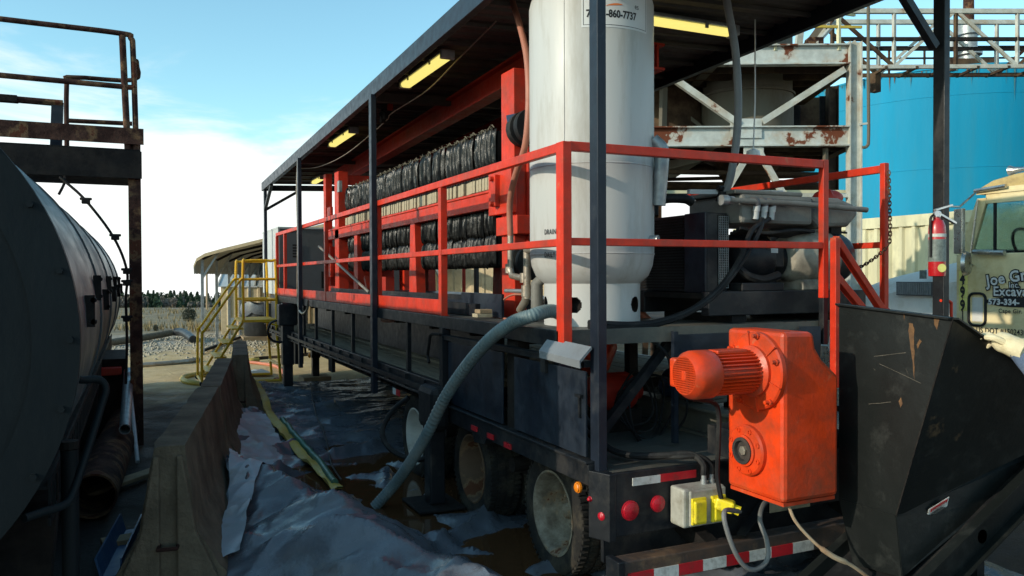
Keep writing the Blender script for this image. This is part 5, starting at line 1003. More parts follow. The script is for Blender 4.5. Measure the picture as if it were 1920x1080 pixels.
MB().box(xl_-.03,xr+.0,ya-.02,yb+.02,zpl-.03,zpl+.01).build('platform', M['yellow'], ys)
for k in range(4): t_ = (k+.6)/4.6; x = xl_+(.98-xl_)*t_; z = zpl*(1-t_); MB().box(x-.10,x+.08,ya+.13*t_,yb+.15*t_,z-.012,z+.012).build('tread', M['yellow'], ys)
for (x, y) in ((.95,ya+.15),(.95,yb+.15)): MB().tube([(x,y-.02,.04),(x,y+.02,.04)], .04, 12).build('caster', M['rubber'], ys)
# black tub on a pallet
bn = thing('black_tub', 'round black poly tub with plastic liner behind the yellow steps', 'tub', tuple(gpt(490,636,0))); q = gpt(490,634,0)
MB().lathe([(.44,.12),(.47,.16),(.50,.95),(.52,.97),(.52,1.03),(.47,1.03),(.45,.6)], q, (0,0,1), 32, cap=False).build('tub', M['bin'], bn, smooth=True)
mb = MB()
for k in range(40):
    a = 2*math.pi*k/40; w1 = 1+.06*noise.noise(V(math.cos(a)*3,math.sin(a)*3,1))
    for r_, z in ((.47,.85),(.53*w1,1.05+.12*noise.noise(V(math.cos(a)*2,math.sin(a)*2,5))),(.56*w1,.9+.15*noise.noise(V(math.cos(a)*4,math.sin(a)*4,8))),(.545,.72+.2*noise.noise(V(math.cos(a)*3,math.sin(a)*3,3)))): mb.v.append((q.x+math.cos(a)*r_, q.y+math.sin(a)*r_, q.z+z))
for k in range(40):
    for j in range(3): mb.f.append((k*4+j, k*4+j+1, ((k+1) % 40)*4+j+1, ((k+1) % 40)*4+j))
mb.build('liner', M['film'], bn, smooth=True); MB().box(q.x-.55,q.x+.55,q.y-.5,q.y+.5,q.z+.0,q.z+.12).build('pallet', M['wood'], bn)
b2 = gpt(545,640,0); o = thing('bin_cage', 'dark square bin with pale rim behind the steps platform', 'bin', tuple(b2)); MB().box(b2.x-.45,b2.x+.4,b2.y-.4,b2.y+.4,b2.z,b2.z+1.15).build('body', M['bin'], o, bevel=.03); MB().box(b2.x-.47,b2.x+.42,b2.y-.42,b2.y+.42,b2.z+1.15,b2.z+1.22).build('rim', M['ltcab'], o)

# ------------------------------------------------------------------ carport and shed
cr_ = thing('carport', 'grey tan metal carport with curved eave behind the yellow steps', 'carport', (3.3, 22.5, 0))
c0 = V(1.42,20.34,0); dl = V(.30,.954,0).normalized(); dw = V(.954,-.30,0); EV, WD, PK = 1.98, 5.6, 2.95
prof_c = [(-.12,EV-.15),(-.13,EV+.05),(-.06,EV+.22),(.12,EV+.33),(.5,EV+.44),(WD/2,PK+.05),(WD-.5,EV+.44),(WD-.12,EV+.33),(WD+.06,EV+.22),(WD+.13,EV+.05),(WD+.12,EV-.15)]
for i in range(7):
    mb = MB(); n = 10
    for k in range(n+1):
        s = -.25+(i+k/n)*1.3
        for (u, z) in prof_c: mb.v.append(tuple(c0+dl*s+dw*u+V(0,0,z+(.015 if k % 2 else 0))))
    m = len(prof_c)
    for k in range(n):
        for j in range(m-1): mb.f.append((k*m+j, k*m+j+1, (k+1)*m+j+1, (k+1)*m+j))
    mb.build('roof_sheet', M['carport'], cr_)
MB().add([c0-dl*.26+dw*u+V(0,0,z) for u, z in prof_c]+[c0-dl*.26+dw*u+V(0,0,z-.075) for u, z in prof_c], [(j,j+1,m+j+1,m+j) for j in range(m-1)]).build('end_trim', M['tan'], cr_)
for i in range(7):
    s = i*1.45
    for u, o_ in ((0,.4),(WD,-.4)):
        b_ = c0+dl*s+dw*u; MB().bar(b_+V(0,0,gh(b_.x,b_.y)-.02), b_+V(0,0,EV+.2), .065).build('leg', M['galv'], cr_); MB().bar(b_+V(0,0,EV-.25), b_+dw*o_+V(0,0,EV+.40), .045).build('knee_brace', M['galv'], cr_)
    for u0, u1, z0, z1 in ((0,.4,EV+.2,EV+.40),(.4,WD/2,EV+.40,PK),(WD/2,WD-.4,PK,EV+.40),(WD-.4,WD,EV+.40,EV+.2)):
        MB().bar(c0+dl*s+dw*u0+V(0,0,z0), c0+dl*s+dw*u1+V(0,0,z1), .055).build('bow', M['dark'], cr_)
MB().bar(c0+V(0,0,.03), c0+dl*8.7+V(0,0,.03), .06).build('base_rail', M['dark'], cr_)
def siding(root, a, b_, z0, z1, m, nm, pitch=.3, depth=.035, pan=6):
    a = V(*a); b_ = V(*b_); d = (b_-a); ln = d.length; d.normalize(); s = V(d.y,-d.x,0); k = int(ln/pitch); prof = []
    for i in range(k):
        t_ = i*pitch; prof += [(t_,0),(t_+pitch*.55,0),(t_+pitch*.65,depth),(t_+pitch*.9,depth)]
    prof.append((k*pitch,0)); step = 4*pan
    for q in range(0, len(prof)-1, step):
        pf = prof[q:q+step+1]; n = len(pf); mb = MB()
        for z in (z0, z1):
            for (t_, h) in pf: mb.v.append(tuple(a+d*t_+s*h+V(0,0,z)))
        for i in range(n-1): mb.f.append((i,i+1,n+i+1,n+i))
        mb.build(nm, m, root)
sh = thing('tan_shed', 'tan ribbed metal shed with white lean-to roof behind the carport', 'shed', (5.2, 28.5, -.1))
siding(sh, (2.4,26.6,0), (8.0,25.2,0), -.4, 1.45, M['tan'], 'wall_sheet'); siding(sh, (3.2,31.0,0), (2.4,26.6,0), -.4, 1.45, M['tan'], 'wall_sheet')
mb = MB(); MB().plate([(2.3,26.55,1.47),(8.0,25.1,1.47),(8.0,28.5,2.35),(2.9,29.5,2.35)], .03).build('lean_to_roof', M['ltcab'], sh)
for i in range(17):
    t_ = i/16; a = V(2.3,26.55,1.50)*(1-t_)+V(8.0,25.1,1.50)*t_; b_ = V(2.9,29.5,2.38)*(1-t_)+V(8.0,28.5,2.38)*t_; MB().bar(a, b_, .04, .03).build('roof_rib', M['carport'], sh)
MB().box(2.6,2.8,26.30,26.38,.2,.5).build('meter_box', M['ltcab'], sh)
p = gpt(388,600,0); po = thing('utility_pole', 'far wooden utility pole above the wood, seen under the carport', 'pole', tuple(K(-38,110,-3))); b0 = K(-41.4,110,-3)
po.location = b0; ORG[po.name] = b0; MB().tube([b0, b0+V(0,0,6.6)], [.16,.11], 8).build('shaft', M['wood'], po); MB().bar(b0+V(-.8,.3,6.2), b0+V(.8,-.3,6.2), .12).build('crossarm', M['wood'], po)
# cream building and white lorry box beyond, seen under the press
cbg = thing('cream_building', 'cream ribbed metal building seen beneath the filter press', 'building', (9.5, 19.5, 0)); siding(cbg, (6.2,21.5,0), (10.2,17.0,0), 0, 2.25, M['tan'], 'wall_sheet'); siding(cbg, (10.2,17.0,0), (14.0,19.5,0), 0, 2.25, M['tan'], 'wall_sheet')
MB().plate([(6.0,21.6,2.27),(10.3,16.8,2.27),(14.2,19.5,2.27),(10.0,24.5,2.27)], .06).build('roof', M['ltcab'], cbg)

# ------------------------------------------------------------------ steel tower
tw = thing('steel_tower', 'pale peeling steel frame tower with rust patches behind the compressor', 'tower', tuple(K(3.6,13.2,0)))
def tp(mb, name, m='tower', **k): return mb.build(name, M[m], tw, **k)
def kbar(a, b_, w_, h_, name, m='tower', up_=(0,0,1)): return tp(MB().bar(K(*a), K(*b_), w_, h_, up_), name, m)
fz = lambda py, z=13.0: CH+(514-py)*z/F
fx_ = lambda px, z=13.0: (px-960)*z/F
fwd = V(math.sin(YAW), math.cos(YAW), 0); rgt_ = V(math.cos(YAW), -math.sin(YAW), 0)
def column(px, z, m='towerc', top=5.46):
    b_ = K(fx_(px, z), z, 0); q = MB()
    def slab(x0, x1, y0, y1): q.hexa([b_+rgt_*a_+fwd*c_+V(0,0,h_) for h_ in (0, top) for a_, c_ in ((x0,y0),(x1,y0),(x1,y1),(x0,y1))])
    slab(-.10,-.082,-.08,.08); slab(.082,.10,-.08,.08); slab(-.0815,.0815,-.008,.008); return tp(q, 'column', m)
def ibeam(a, b_, hgt, name, m='tower', fl=.16):
    a = K(*a); b_ = K(*b_); q = MB(); q.bar(a, b_, .014, hgt); q.bar(a+V(0,0,hgt/2), b_+V(0,0,hgt/2), fl, .02); q.bar(a-V(0,0,hgt/2), b_-V(0,0,hgt/2), fl, .02); return tp(q, name, m)
xr_ = fx_(1601); xl2 = fx_(1130)
column(1601, 13.0); column(1130, 13.0); column(1560, 16.0, 'rustm'); column(1230, 16.0, 'rustm')
ibeam((xl2,13.0,fz(255)), (xr_-.09,13.0,fz(255)), .30, 'front_beam'); ibeam((xl2,13.0,fz(105)), (xr_-.09,13.0,fz(103)), .30, 'front_beam')
for z_ in (fz(255), fz(104)):
    ibeam((xr_,13.1,z_), (xr_+.2,16.0,z_), .30, 'side_beam', 'rustm'); ibeam((xl2,13.1,z_), (xl2,16.0,z_), .30, 'side_beam', 'rustm'); ibeam((fx_(1340),13.1,z_), (fx_(1340),16.0,z_), .28, 'side_beam', 'vessel')
    for k in range(6): tp(MB().bar(K(xl2,13.5+.48*k,z_-.10), K(xr_,13.5+.48*k,z_-.10), .05, .12), 'floor_joist', 'rustm')
    tp(MB().hexa([K(xl2,13.2,z_-.02), K(xr_,13.2,z_-.02), K(xr_,16.0,z_-.02), K(xl2,16.0,z_-.02), K(xl2,13.2,z_+.0), K(xr_,13.2,z_+.0), K(xr_,16.0,z_+.0), K(xl2,16.0,z_+.0)]), 'floor_plate', 'rustm')
tp(MB().bar(K(fx_(1398),12.97,fz(258)), K(fx_(1398),12.97,fz(222)), .5, .012, tuple(fwd)), 'gusset_plate'); 
kbar((fx_(1380),12.96,fz(230)), (fx_(1255),12.96,fz(142)), .10, .10, 'diagonal_brace', 'towerc'); kbar((fx_(1428),12.96,fz(228)), (fx_(1580),12.96,fz(132)), .10, .10, 'diagonal_brace', 'towerc')
kbar((fx_(1402),12.96,fz(288)), (fx_(1352),12.96,fz(372)), .09, .09, 'knee_brace', 'towerc'); kbar((fx_(1424),12.96,fz(288)), (fx_(1472),12.96,fz(372)), .09, .09, 'knee_brace', 'towerc'); tp(MB().bar(K(fx_(1412),12.97,fz(272)), K(fx_(1412),12.97,fz(296)), .32, .012, tuple(fwd)), 'gusset_plate', 'towerc')
kbar((fx_(1350),13.0,fz(362)), (fx_(1600),13.0,fz(366)), .06, .06, 'lower_rail', 'towerc'); kbar((fx_(1150),13.2,fz(355)), (fx_(1600),13.2,fz(356)), .05, .05, 'lower_rail', 'wall')
for px in (1247, 1552): kbar((fx_(px),13.1,fz(275)), (fx_(px),13.1,fz(365)), .06, .06, 'hanger_rod', 'vessel')
kbar((fx_(1260),13.6,fz(340)), (fx_(1160),14.4,fz(440)), .06, .06, 'stair_stringer', 'rustm')
tp(MB().lathe([(.80,fz(240)),(.80,fz(182,14.5)),(.83,fz(182,14.5)),(.83,fz(178,14.5)),(.78,fz(176,14.5)),(.78,fz(115,14.5)+.5)], K(fx_(1400,14.6),14.6,0), (0,0,1), 48), 'vessel', 'vessel', smooth=True)
tp(MB().lathe([(.7,fz(235)),(.7,fz(115)+.6)], K(fx_(1258,15.2),15.2,0), (0,0,1), 32), 'vessel', 'rustm', smooth=True)
tp(MB().lathe([(.25,fz(290)-.5),(.6,fz(280)),(.8,fz(270))], K(fx_(1400,14.6),14.6,0), (0,0,1), 32), 'vessel_cone', 'rustm', smooth=True)
tp(MB().hexa([K(fx_(1330),13.3,fz(272)-.18), K(fx_(1230),14.2,fz(272)-.32), K(fx_(1230),15.9,fz(272)-.32), K(fx_(1330),15.9,fz(272)-.18), K(fx_(1330),13.3,fz(272)-.10), K(fx_(1230),14.2,fz(272)-.12), K(fx_(1230),15.9,fz(272)-.12), K(fx_(1330),15.9,fz(272)-.10)]), 'chute', 'vessel')
rs = random.Random(21)
for k in range(26):
    x0 = rs.uniform(fx_(1225), fx_(1590)); z_ = rs.uniform(13.8, 15.9); h0 = rs.choice([fz(255), fz(104), .2]); x1 = x0+rs.uniform(-1.0,1.0)
    tp(MB().bar(K(x0,z_,h0), K(x1 if k % 2 else x0, z_+rs.uniform(-.5,.5), h0+rs.uniform(.7,1.25)), rs.uniform(.05,.12)), 'pipe_strut', rs.choice(['rustm','vessel','rustm','towerc']))
for k in range(7):
    z_ = rs.uniform(13.6,15.8); h0 = rs.uniform(fz(340), fz(290)); tp(MB().tube([K(xl2,z_,h0), K(xr_,z_,h0+rs.uniform(-.1,.1))], rs.uniform(.03,.07), 8), 'service_pipe', 'rustm')
for k in range(3): tp(MB().box(0,0,0,0,0,0) if 0 else MB().hexa([K(fx_(1480)+k*.55+a*.4,15.2+b_*.5,z_) for z_ in (0.0,fz(300)-.05*k) for a, b_ in ((0,0),(1,0),(1,1),(0,1))]), 'pump_cabinet', ('rustm','dark','vessel')[k])
for k in range(11): tp(MB().hexa([K(fx_(1225)+k*.385+a_*.37, 16.1+b_*.05, z_) for z_ in (fz(240),fz(150+(k*37) % 40-60)) for a_, b_ in ((0,0),(1,0),(1,1),(0,1))]), 'rear_shade_panel', 'rustm' if k % 2 else 'dark')  # added dark panels stand in for clutter and the blue tank's shade behind
# tower top handrail, pipes
for px in (1453, 1572): kbar((fx_(px),13.0,fz(95)), (fx_(px),13.0,fz(20)), .05, .05, 'rail_post', 'wall')
kbar((fx_(1560),13.0,fz(24)), (fx_(1700),15.0,fz(30,15)), .04, .04, 'hand_rail', 'yhose'); kbar((fx_(1500),13.0,fz(50)), (fx_(1615),13.0,fz(52)), .04, .04, 'hand_rail', 'yhose'); kbar((fx_(1540),13.2,fz(75)), (fx_(1640),14.2,fz(25,14.2)), .05, .05, 'hand_rail', 'towerc')
kbar((fx_(1525),13.3,fz(70)), (fx_(1553),13.3,fz(70)), .2, .12, 'valve_box', 'rusty')
tp(MB().tube(spline([K(fx_(1622),12.9,fz(-20)), K(fx_(1622),12.9,fz(120)), K(fx_(1623),12.9,fz(255)), K(fx_(1620),12.9,fz(275)), K(fx_(1612),12.9,fz(278))], 5), .025, 8), 'conduit', 'vessel', smooth=True); kbar((fx_(1606),12.92,fz(235)), (fx_(1623),12.9,fz(233)), .03, .03, 'conduit_clip', 'towerc')

# ------------------------------------------------------------------ blue tank, its roof walkway and mixer
bt = thing('blue_tank', 'large bright blue storage tank with streaked rim behind the truck', 'tank', tuple(K(13.53,25.75,0))); BC = K(13.53,25.75,0); BRr = 4.25; BT = 7.35
MB().lathe([(BRr,-.05),(BRr,BT-.05),(BRr+.03,BT-.05),(BRr+.03,BT),(BRr-.1,BT),(.01,BT+.25)], BC, (0,0,1), 128, cap=False).build('shell', M['blue'], bt, smooth=True)
for z in (2.3, 4.6, 6.55): MB().lathe([(BRr-.01,z),(BRr+.008,z+.01),(BRr+.008,z+.02),(BRr-.01,z+.03)], BC, (0,0,1), 128, cap=False).build('weld_seam', M['blue'], bt, smooth=True)
rs = random.Random(31); ac = math.atan2(-BC.y, -BC.x)
for k in range(80):
    a = ac+rs.uniform(-1.0,1.2); w_ = rs.uniform(.01,.06); h0 = rs.uniform(.1,1.0)*rs.random()**2+.06; r_ = BRr+.034
    d0, d1 = V(math.cos(a),math.sin(a),0)*r_, V(math.cos(a+w_/4),math.sin(a+w_/4),0)*r_; dm = (d0+d1)*.4985
    MB().add([BC+d0+V(0,0,BT-.06), BC+d1+V(0,0,BT-.06), BC+dm+V(0,0,BT-.06-h0)], [(0,1,2)]).build('rust_streak', M['streak'] if k % 5 else rm_, bt)
wk = thing('walkway', 'pale truss walkway with handrails crossing above the blue tank', 'walkway', tuple(K(9.5,17.5,0)))
def wb(a, b_, w_, nm, m='towerc'): return MB().bar(K(*a), K(*b_), w_).build(nm, M[m], wk)
for z_ in (16.5, 17.2):
    y1, y0 = fz(22,16.5), fz(126,16.5); xs_ = [fx_(1560,16.5)+i*1.25 for i in range(8)]
    wb((xs_[0],z_,y1), (xs_[-1],z_,y1-.05), .09, 'top_chord'); wb((xs_[0]-.5,z_,y0), (xs_[-1],z_,y0), .075, 'bottom_chord', 'towerc' if z_ < 17 else 'rustm'); wb((xs_[0],z_,(y0+y1)/2), (xs_[-1],z_,(y0+y1)/2-.04), .07, 'middle_rail', 'dark')
    for i, x in enumerate(xs_):
        wb((x,z_,y0), (x,z_,y1), .06, 'truss_post', 'towerc' if i % 2 else 'rustm')
        if i < 7: wb((x if i % 2 else xs_[i+1],z_,y0), (xs_[i+1] if i % 2 else x,z_,y1), .06, 'truss_diagonal', 'towerc' if i % 3 else 'rustm')
for i in range(15): x = fx_(1545,16.5)+i*.62; wb((x,16.45,y0-.02), (x,17.25,y0-.02), .05, 'deck_bar', 'rustm')
for i in range(6): x = fx_(1600,23)+i*1.0; wb((x,23.0,BT-.1), (x,23.0,BT+.85), .045, 'rail_post', 'rustm')
for k in range(3): wb((fx_(1580,23),23.0,BT+.83-.32*k), (fx_(1990,23),23.0,BT+.83-.32*k), .045, 'hand_rail', 'dark')
for x in (fx_(1640,17),fx_(1960,17)): MB().bar(K(x,17.0,0 if x > 10 else fz(126,16.5)-.4), K(x,17.0,fz(126,16.5)), .16).build('support_post', M['rustm'], wk)
mxr = thing('mixer', 'grey vertical mixer motor with rusty shaft on the blue tank roof', 'mixer', tuple(K(fx_(1840,20.3),22.4,BT))); mq = K(fx_(1838,21.6),21.6+.6,0); zz = lambda py: CH+(514-py)*22.2/F
MB().lathe([(.24,zz(132)),(.24,zz(108)),(.34,zz(106)),(.34,zz(98)),(.22,zz(96)),(.22,zz(70)),(.30,zz(68)),(.30,zz(48)),(.12,zz(44)),(.12,zz(-30))], mq, (0,0,1), 24).build('drive', M['galv'], mxr, smooth=True); MB().lathe([(.14,zz(44)),(.13,zz(-40))], mq, (0,0,1), 16).build('stack', M['rusty'], mxr, smooth=True)
MB().hexa([mq+rgt_*a+fwd*b_+V(0,0,z_) for z_ in (zz(140),zz(118)) for a, b_ in ((-.7,-.4),(.6,-.4),(.6,.4),(-.7,.4))]).build('base_frame', M['rustm'], mxr); MB().hexa([mq+rgt_*a+fwd*b_+V(0,0,z_) for z_ in (zz(98),zz(82)) for a, b_ in ((-.62,-.3),(-.3,-.3),(-.3,0),(-.62,0))]).build('terminal_box', M['ltcab'], mxr)
# cream ribbed wall behind the truck
cw = thing('cream_wall', 'cream ribbed metal wall running behind the truck', 'wall', (17.8, 13, 0))
siding(cw, (17.8,21.0,0), (17.8,5.0,0), -.1, 2.97, M['wall'], 'wall_sheet', .38, .07, 5); MB().box(17.70,17.82,5.0,21.0,2.97,3.25).build('top_trim', M['wall'], cw)

# ------------------------------------------------------------------ truck
TXP = 8.2
tk2 = thing('dump_truck', 'cream conventional truck with white hood and lettered door', 'truck', (9.3, 5.0, 0))
def kp(mb, name, m, **k): return mb.build(name, M[m] if isinstance(m, str) else m, tk2, **k)
def pz(px, py): q = P(px, py, X=TXP); return (q.y, q.z)
X2 = 10.3
yF = 6.04; yBk = 4.35; zB = .85
wy0, wy1, wz0, wz1 = 5.88, 4.62, 1.97, 2.50            # window opening
for x0, x1 in ((TXP, TXP+.05), (X2-.05, X2)):
    kp(MB().prism([(x0,yF,zB),(x0,yF,wz0),(x0,yBk,wz0),(x0,yBk,zB)], (x1-x0,0,0)), 'side_panel', 'truck', bevel=.01)
    kp(MB().prism([(x0,yF-.02,wz0),(x0,5.80,wz1+.06),(x0,5.69,wz1+.06),(x0,wy0-.01,wz0)], (x1-x0,0,0)), 'front_pillar', 'truck'); kp(MB().box(x0,x1,yBk,wy1,wz0,wz1+.06), 'rear_pillar', 'truck')
    kp(MB().box(x0,x1,yBk,5.70,wz1,wz1+.16), 'roof_rail', 'truck')
    kp(MB().prism([(x0+.02,wy0-.02,wz0),(x0+.02,5.73,wz1),(x0+.02,wy1,wz1),(x0+.02,wy1,wz0)], (.006,0,0)), 'side_glass', 'glass'); kp(MB().box(x0+.01,x0+.035,5.60,5.625,wz0,wz1), 'window_divider', 'rubber')
kp(MB().prism([(TXP+.05,yF-.02,zB),(TXP+.05,yF-.02,wz0),(X2-.05,yF-.02,wz0),(X2-.05,yF-.02,zB)], (0,-.05,0)), 'firewall', 'truckw'); kp(MB().box(TXP+.05,X2-.05,yBk,yBk+.05,zB,2.0).box(TXP+.05,X2-.05,yBk,yBk+.05,2.5,2.66), 'rear_panel', 'truck')
kp(MB().prism([(TXP+.05,yF-.05,wz0+.02),(TXP+.05,5.80,wz1+.02),(X2-.05,5.80,wz1+.02),(X2-.05,yF-.05,wz0+.02)], (0,.008,0)), 'windshield', 'glass')
rf = [(5.84,2.60),(5.80,2.68),(5.66,2.745),(5.4,2.79),(4.9,2.81),(4.5,2.77),(4.33,2.66)]
kp(MB().prism([(TXP+.02,y,z) for y, z in rf], (X2-TXP-.04,0,0)), 'roof', 'truckr', bevel=.05); kp(MB().box(TXP-.015,TXP+.01,4.35,5.80,2.60,2.625), 'drip_gutter', 'truck')
kp(MB().box(TXP+.1,X2-.1,4.4,6.0,zB,zB+.06), 'cab_floor', 'dark'); kp(MB().box(TXP+.15,X2-.15,5.75,5.98,1.6,2.02), 'dashboard', 'dark', bevel=.05); kp(MB().box(TXP+.2,TXP+.8,4.5,5.0,1.2,1.45).box(TXP+.2,TXP+.8,4.45,4.6,1.45,2.1), 'seat', 'dark', bevel=.04)
sw_ = [V(TXP+.5,5.55,2.02)+V(math.cos(a)*.24, math.sin(a)*.10, math.sin(a)*.22) for a in [2*math.pi*k/28 for k in range(28)]]; kp(MB().tube(sw_, .016, 8, closed=True), 'steering_wheel', 'rubber', smooth=True)
# door outline, handle, trim
kp(MB().box(TXP-.006,TXP+.002,5.955,5.965,.86,wz0), 'door_seam', 'ink'); kp(MB().box(TXP-.006,TXP+.002,4.55,4.56,.86,wz0), 'door_seam', 'ink')
def ring_pts(y0, y1, z0, z1, r_=.06): 
    out = []
    for (cy, cz, a0_) in ((y0-r_,z1-r_,0),(y1+r_,z1-r_,90),(y1+r_,z0+r_,180),(y0-r_,z0+r_,270)):
        for k in range(5): a = R_(a0_+22.5*k); out.append(V(TXP-.008, cy+math.cos(a)*r_, cz+math.sin(a)*r_))
    return out
kp(MB().tube(ring_pts(5.885,5.695,1.20,1.545), .014, 6, closed=True), 'step_trim', 'rubber', smooth=True); kp(MB().box(TXP-.004,TXP+.004,5.73,5.85,1.24,1.50), 'step_recess', 'truckw', bevel=.004)
kp(MB().tube([(TXP-.05,5.80,1.99),(TXP-.05,5.46,1.97)], .028, 10), 'door_handle', 'chrome', smooth=True); kp(MB().tube([V(TXP-.04,5.80,2.64),V(TXP-.05,5.45,2.66)], .022, 8), 'roof_marker', 'chrome', smooth=True)
kp(MB().tube([V(TXP-.03,5.77,2.55), V(TXP-.04,5.84,1.98)], .010, 6), 'grab_rail', 'chrome')
q = P(1809,494,X=TXP-.22); kp(MB().lathe([(.02,.05),(.12,.035),(.135,.0),(.12,-.005),(.0001,-.008)], q, (.3,-.9,0), 28, cap=False), 'round_mirror', 'chrome', smooth=True); kp(MB().tube([q+V(.02,.02,.0), V(TXP,5.85,1.85)], .012, 6), 'mirror_arm', 'chrome')
q = P(1799,430,X=TXP-.25); kp(MB().box(q.x-.03,q.x+.03,q.y-.05,q.y+.05,q.z-.26,q.z+.22), 'mirror', 'chrome', bevel=.01); kp(MB().tube([q+V(0,0,.24), V(TXP,5.83,2.62)], .012, 6).tube([q+V(0,0,.24), q+V(-.25,.12,.25)], .010, 6), 'mirror_arm', 'chrome')
for k in range(2):
    q = V(TXP+.35+.35*k, 5.42, 2.86); kp(MB().lathe([(.06,0),(.035,.05),(.022,.14),(.02,.55),(.03,.56)], q+V(0,.25-.12*k,0), (0,-1,.02), 14), 'air_horn', 'chrome', smooth=True); kp(MB().box(q.x-.02,q.x+.02,q.y-.05,q.y,2.77,2.85), 'horn_foot', 'dark')
kp(MB().lathe([(.11,0),(.10,.03),(.04,.05)], (TXP+.35,5.62,2.755), (0,.3,1), 14), 'roof_light', 'ltcab', smooth=True)
# hood and fender
hs = [(6.06,1.93),(6.4,1.895),(6.9,1.80),(7.4,1.70),(7.72,1.60)]
mb = MB(); ringsN = 11
for (y, zt_) in hs:
    for k in range(ringsN):
        u = k/(ringsN-1); a = math.pi*(1-u); x = 9.25+math.cos(a)*(1.0-.03*(y-6)); sgn = abs(math.cos(a)); z = zt_-.0+.0-(.30*(sgn**3)); mb.v.append((x, y, z+.04))
    mb.v.append((10.25,y,.85)); mb.v.append((8.25+.03*(y-6),y,.85))
m = ringsN+2
for i in range(len(hs)-1):
    for k in range(m): mb.f.append((i*m+k, i*m+(k+1) % m, (i+1)*m+(k+1) % m, (i+1)*m+k))
mb.f += [tuple(range(m)), tuple(range((len(hs)-1)*m, len(hs)*m))[::-1]]
kp(mb, 'hood', 'truckw', smooth=True)
kp(MB().box(8.225,8.24,6.36,6.84,1.505,1.665), 'vent_backing', 'dkgrey'); 
for k in range(19): kp(MB().box(8.212,8.228,6.372+k*.0245,6.384+k*.0245,1.515,1.655), 'vent_slat', 'galv')
kp(MB().box(8.222,8.228,6.43,6.52,1.70,1.80), 'hood_badge', 'extl')
fm_ = MB(); 
for (x0_, x1_) in ((8.0,8.45),):
    fm_.prism([(x0_,6.15,.85),(x0_,6.15,1.12),(x0_,6.35,1.22),(x0_,6.8,1.28),(x0_,7.3,1.24),(x0_,7.65,1.05),(x0_,7.7,.75),(x0_,7.5,.95),(x0_,7.2,1.12),(x0_,6.8,1.16),(x0_,6.45,1.08),(x0_,6.3,.85)], (x1_-x0_,0,0))
kp(fm_, 'fender', 'truckw', bevel=.03)
for y in (6.88, 2.6, 1.2):
    for x, s in ((8.2,1),(10.2,-1)):
        wp = bpy.data.objects.new('wheel', None); COL.objects.link(wp); wp.parent = tk2; wp.location = (x-9.3, y-5.0, .52); wp.scale = (1.15,1.43,1.43); wp.rotation_euler.z = 0 if s > 0 else math.pi
        for nm, me in (('tyre',ty),('rim',rm),('hub',hb)): o = bpy.data.objects.new(nm, me); COL.objects.link(o); o.parent = wp
kp(MB().box(8.75,8.9,.4,7.6,.62,.85).box(9.6,9.75,.4,7.6,.62,.85), 'chassis_rail', 'dark'); kp(MB().box(8.1,10.4,7.72,7.9,.5,.85), 'bumper', 'chrome', bevel=.02); kp(MB().box(8.3,8.75,4.5,5.9,.45,.85), 'fuel_tank', 'truckw', bevel=.08)
kp(MB().prism([(8.1,4.1,1.0),(8.1,4.3,2.3),(8.1,.2,2.3),(8.1,.2,1.0)], (2.3,0,0)), 'dump_body', 'truckw', bevel=.03)
kp(MB().box(8.22,8.3,5.9,6.04,zB-.25,zB), 'cab_step', 'dark')
# lettering on the door
def side(y0, z0): return lambda x, y: (TXP-.008, y0-x, z0+y)
TM = M['ink']
for i, ch_ in enumerate('499'):
    y0, z0 = pz(1801, 530+25*i); kp(MB().box(TXP-.006,TXP-.002,y0-.085,y0+.015,z0-.015-.0,z0+.125), 'number_patch', 'ylab'); text('door_number', ch_, .165, TM, tk2, lambda x, y, y0=y0, z0=z0: (TXP-.009, y0-x, z0+y-.012+.0), xs=.72, bold=.006)
def tl(s, px, py, size, xs=1.0, bold=0, rot=0, out=False, sp=1.0):
    y0, z0 = pz(px, py); c_, s_ = math.cos(R_(rot)), math.sin(R_(rot)); f = lambda x, y, o=.009: (TXP-o, y0-(x*c_-y*s_), z0+(x*s_+y*c_))
    if out:
        text('door_lettering', s, size, TM, tk2, f, xs=xs, bold=bold+.012, sp=sp); text('door_lettering', s, size, M['decal'], tk2, lambda x, y: f(x, y, .0115), xs=xs, bold=bold, sp=sp)
    else: text('door_lettering', s, size, TM, tk2, f, xs=xs, bold=bold, sp=sp)
tl('Joe Gro', 1852, 536, .16, .92, .004, 9, True, 1.08); tl('Inc.', 1893, 540, .085, .9, .001, 3, True, 1.05); tl('Excavat', 1863, 554, .135, .95, .003, 0, True, 1.05)
y0, z0 = pz(1850, 565); kp(MB().prism([(TXP-.007, y0-.30+.31*math.cos(a), z0+.052*math.sin(a)) for a in [2*math.pi*k/24 for k in range(24)]]+[], (.004,0,0)), 'number_oval', 'ink'); kp(MB().box(TXP-.0072,TXP-.003,y0-.75,y0-.25,z0-.052,z0+.052), 'number_oval', 'ink')
text('door_lettering', '573-334-', .085, M['decal'], tk2, lambda x, y: (TXP-.012, y0-.025-x, z0-.03+y), xs=1.0, bold=.004, sp=1.08)
tl('Cape Gir. M', 1873, 586, .06, .95, .001, 0, False, 1.12); tl('US DOT #1502430', 1831, 623, .082, .80, .001, 0, False, 1.05); tl('000 L', 1886, 641, .06, .9)
kp(MB().box(TXP-.006,TXP-.002,4.6,5.94,1.075,1.09), 'door_stripe', 'ink')

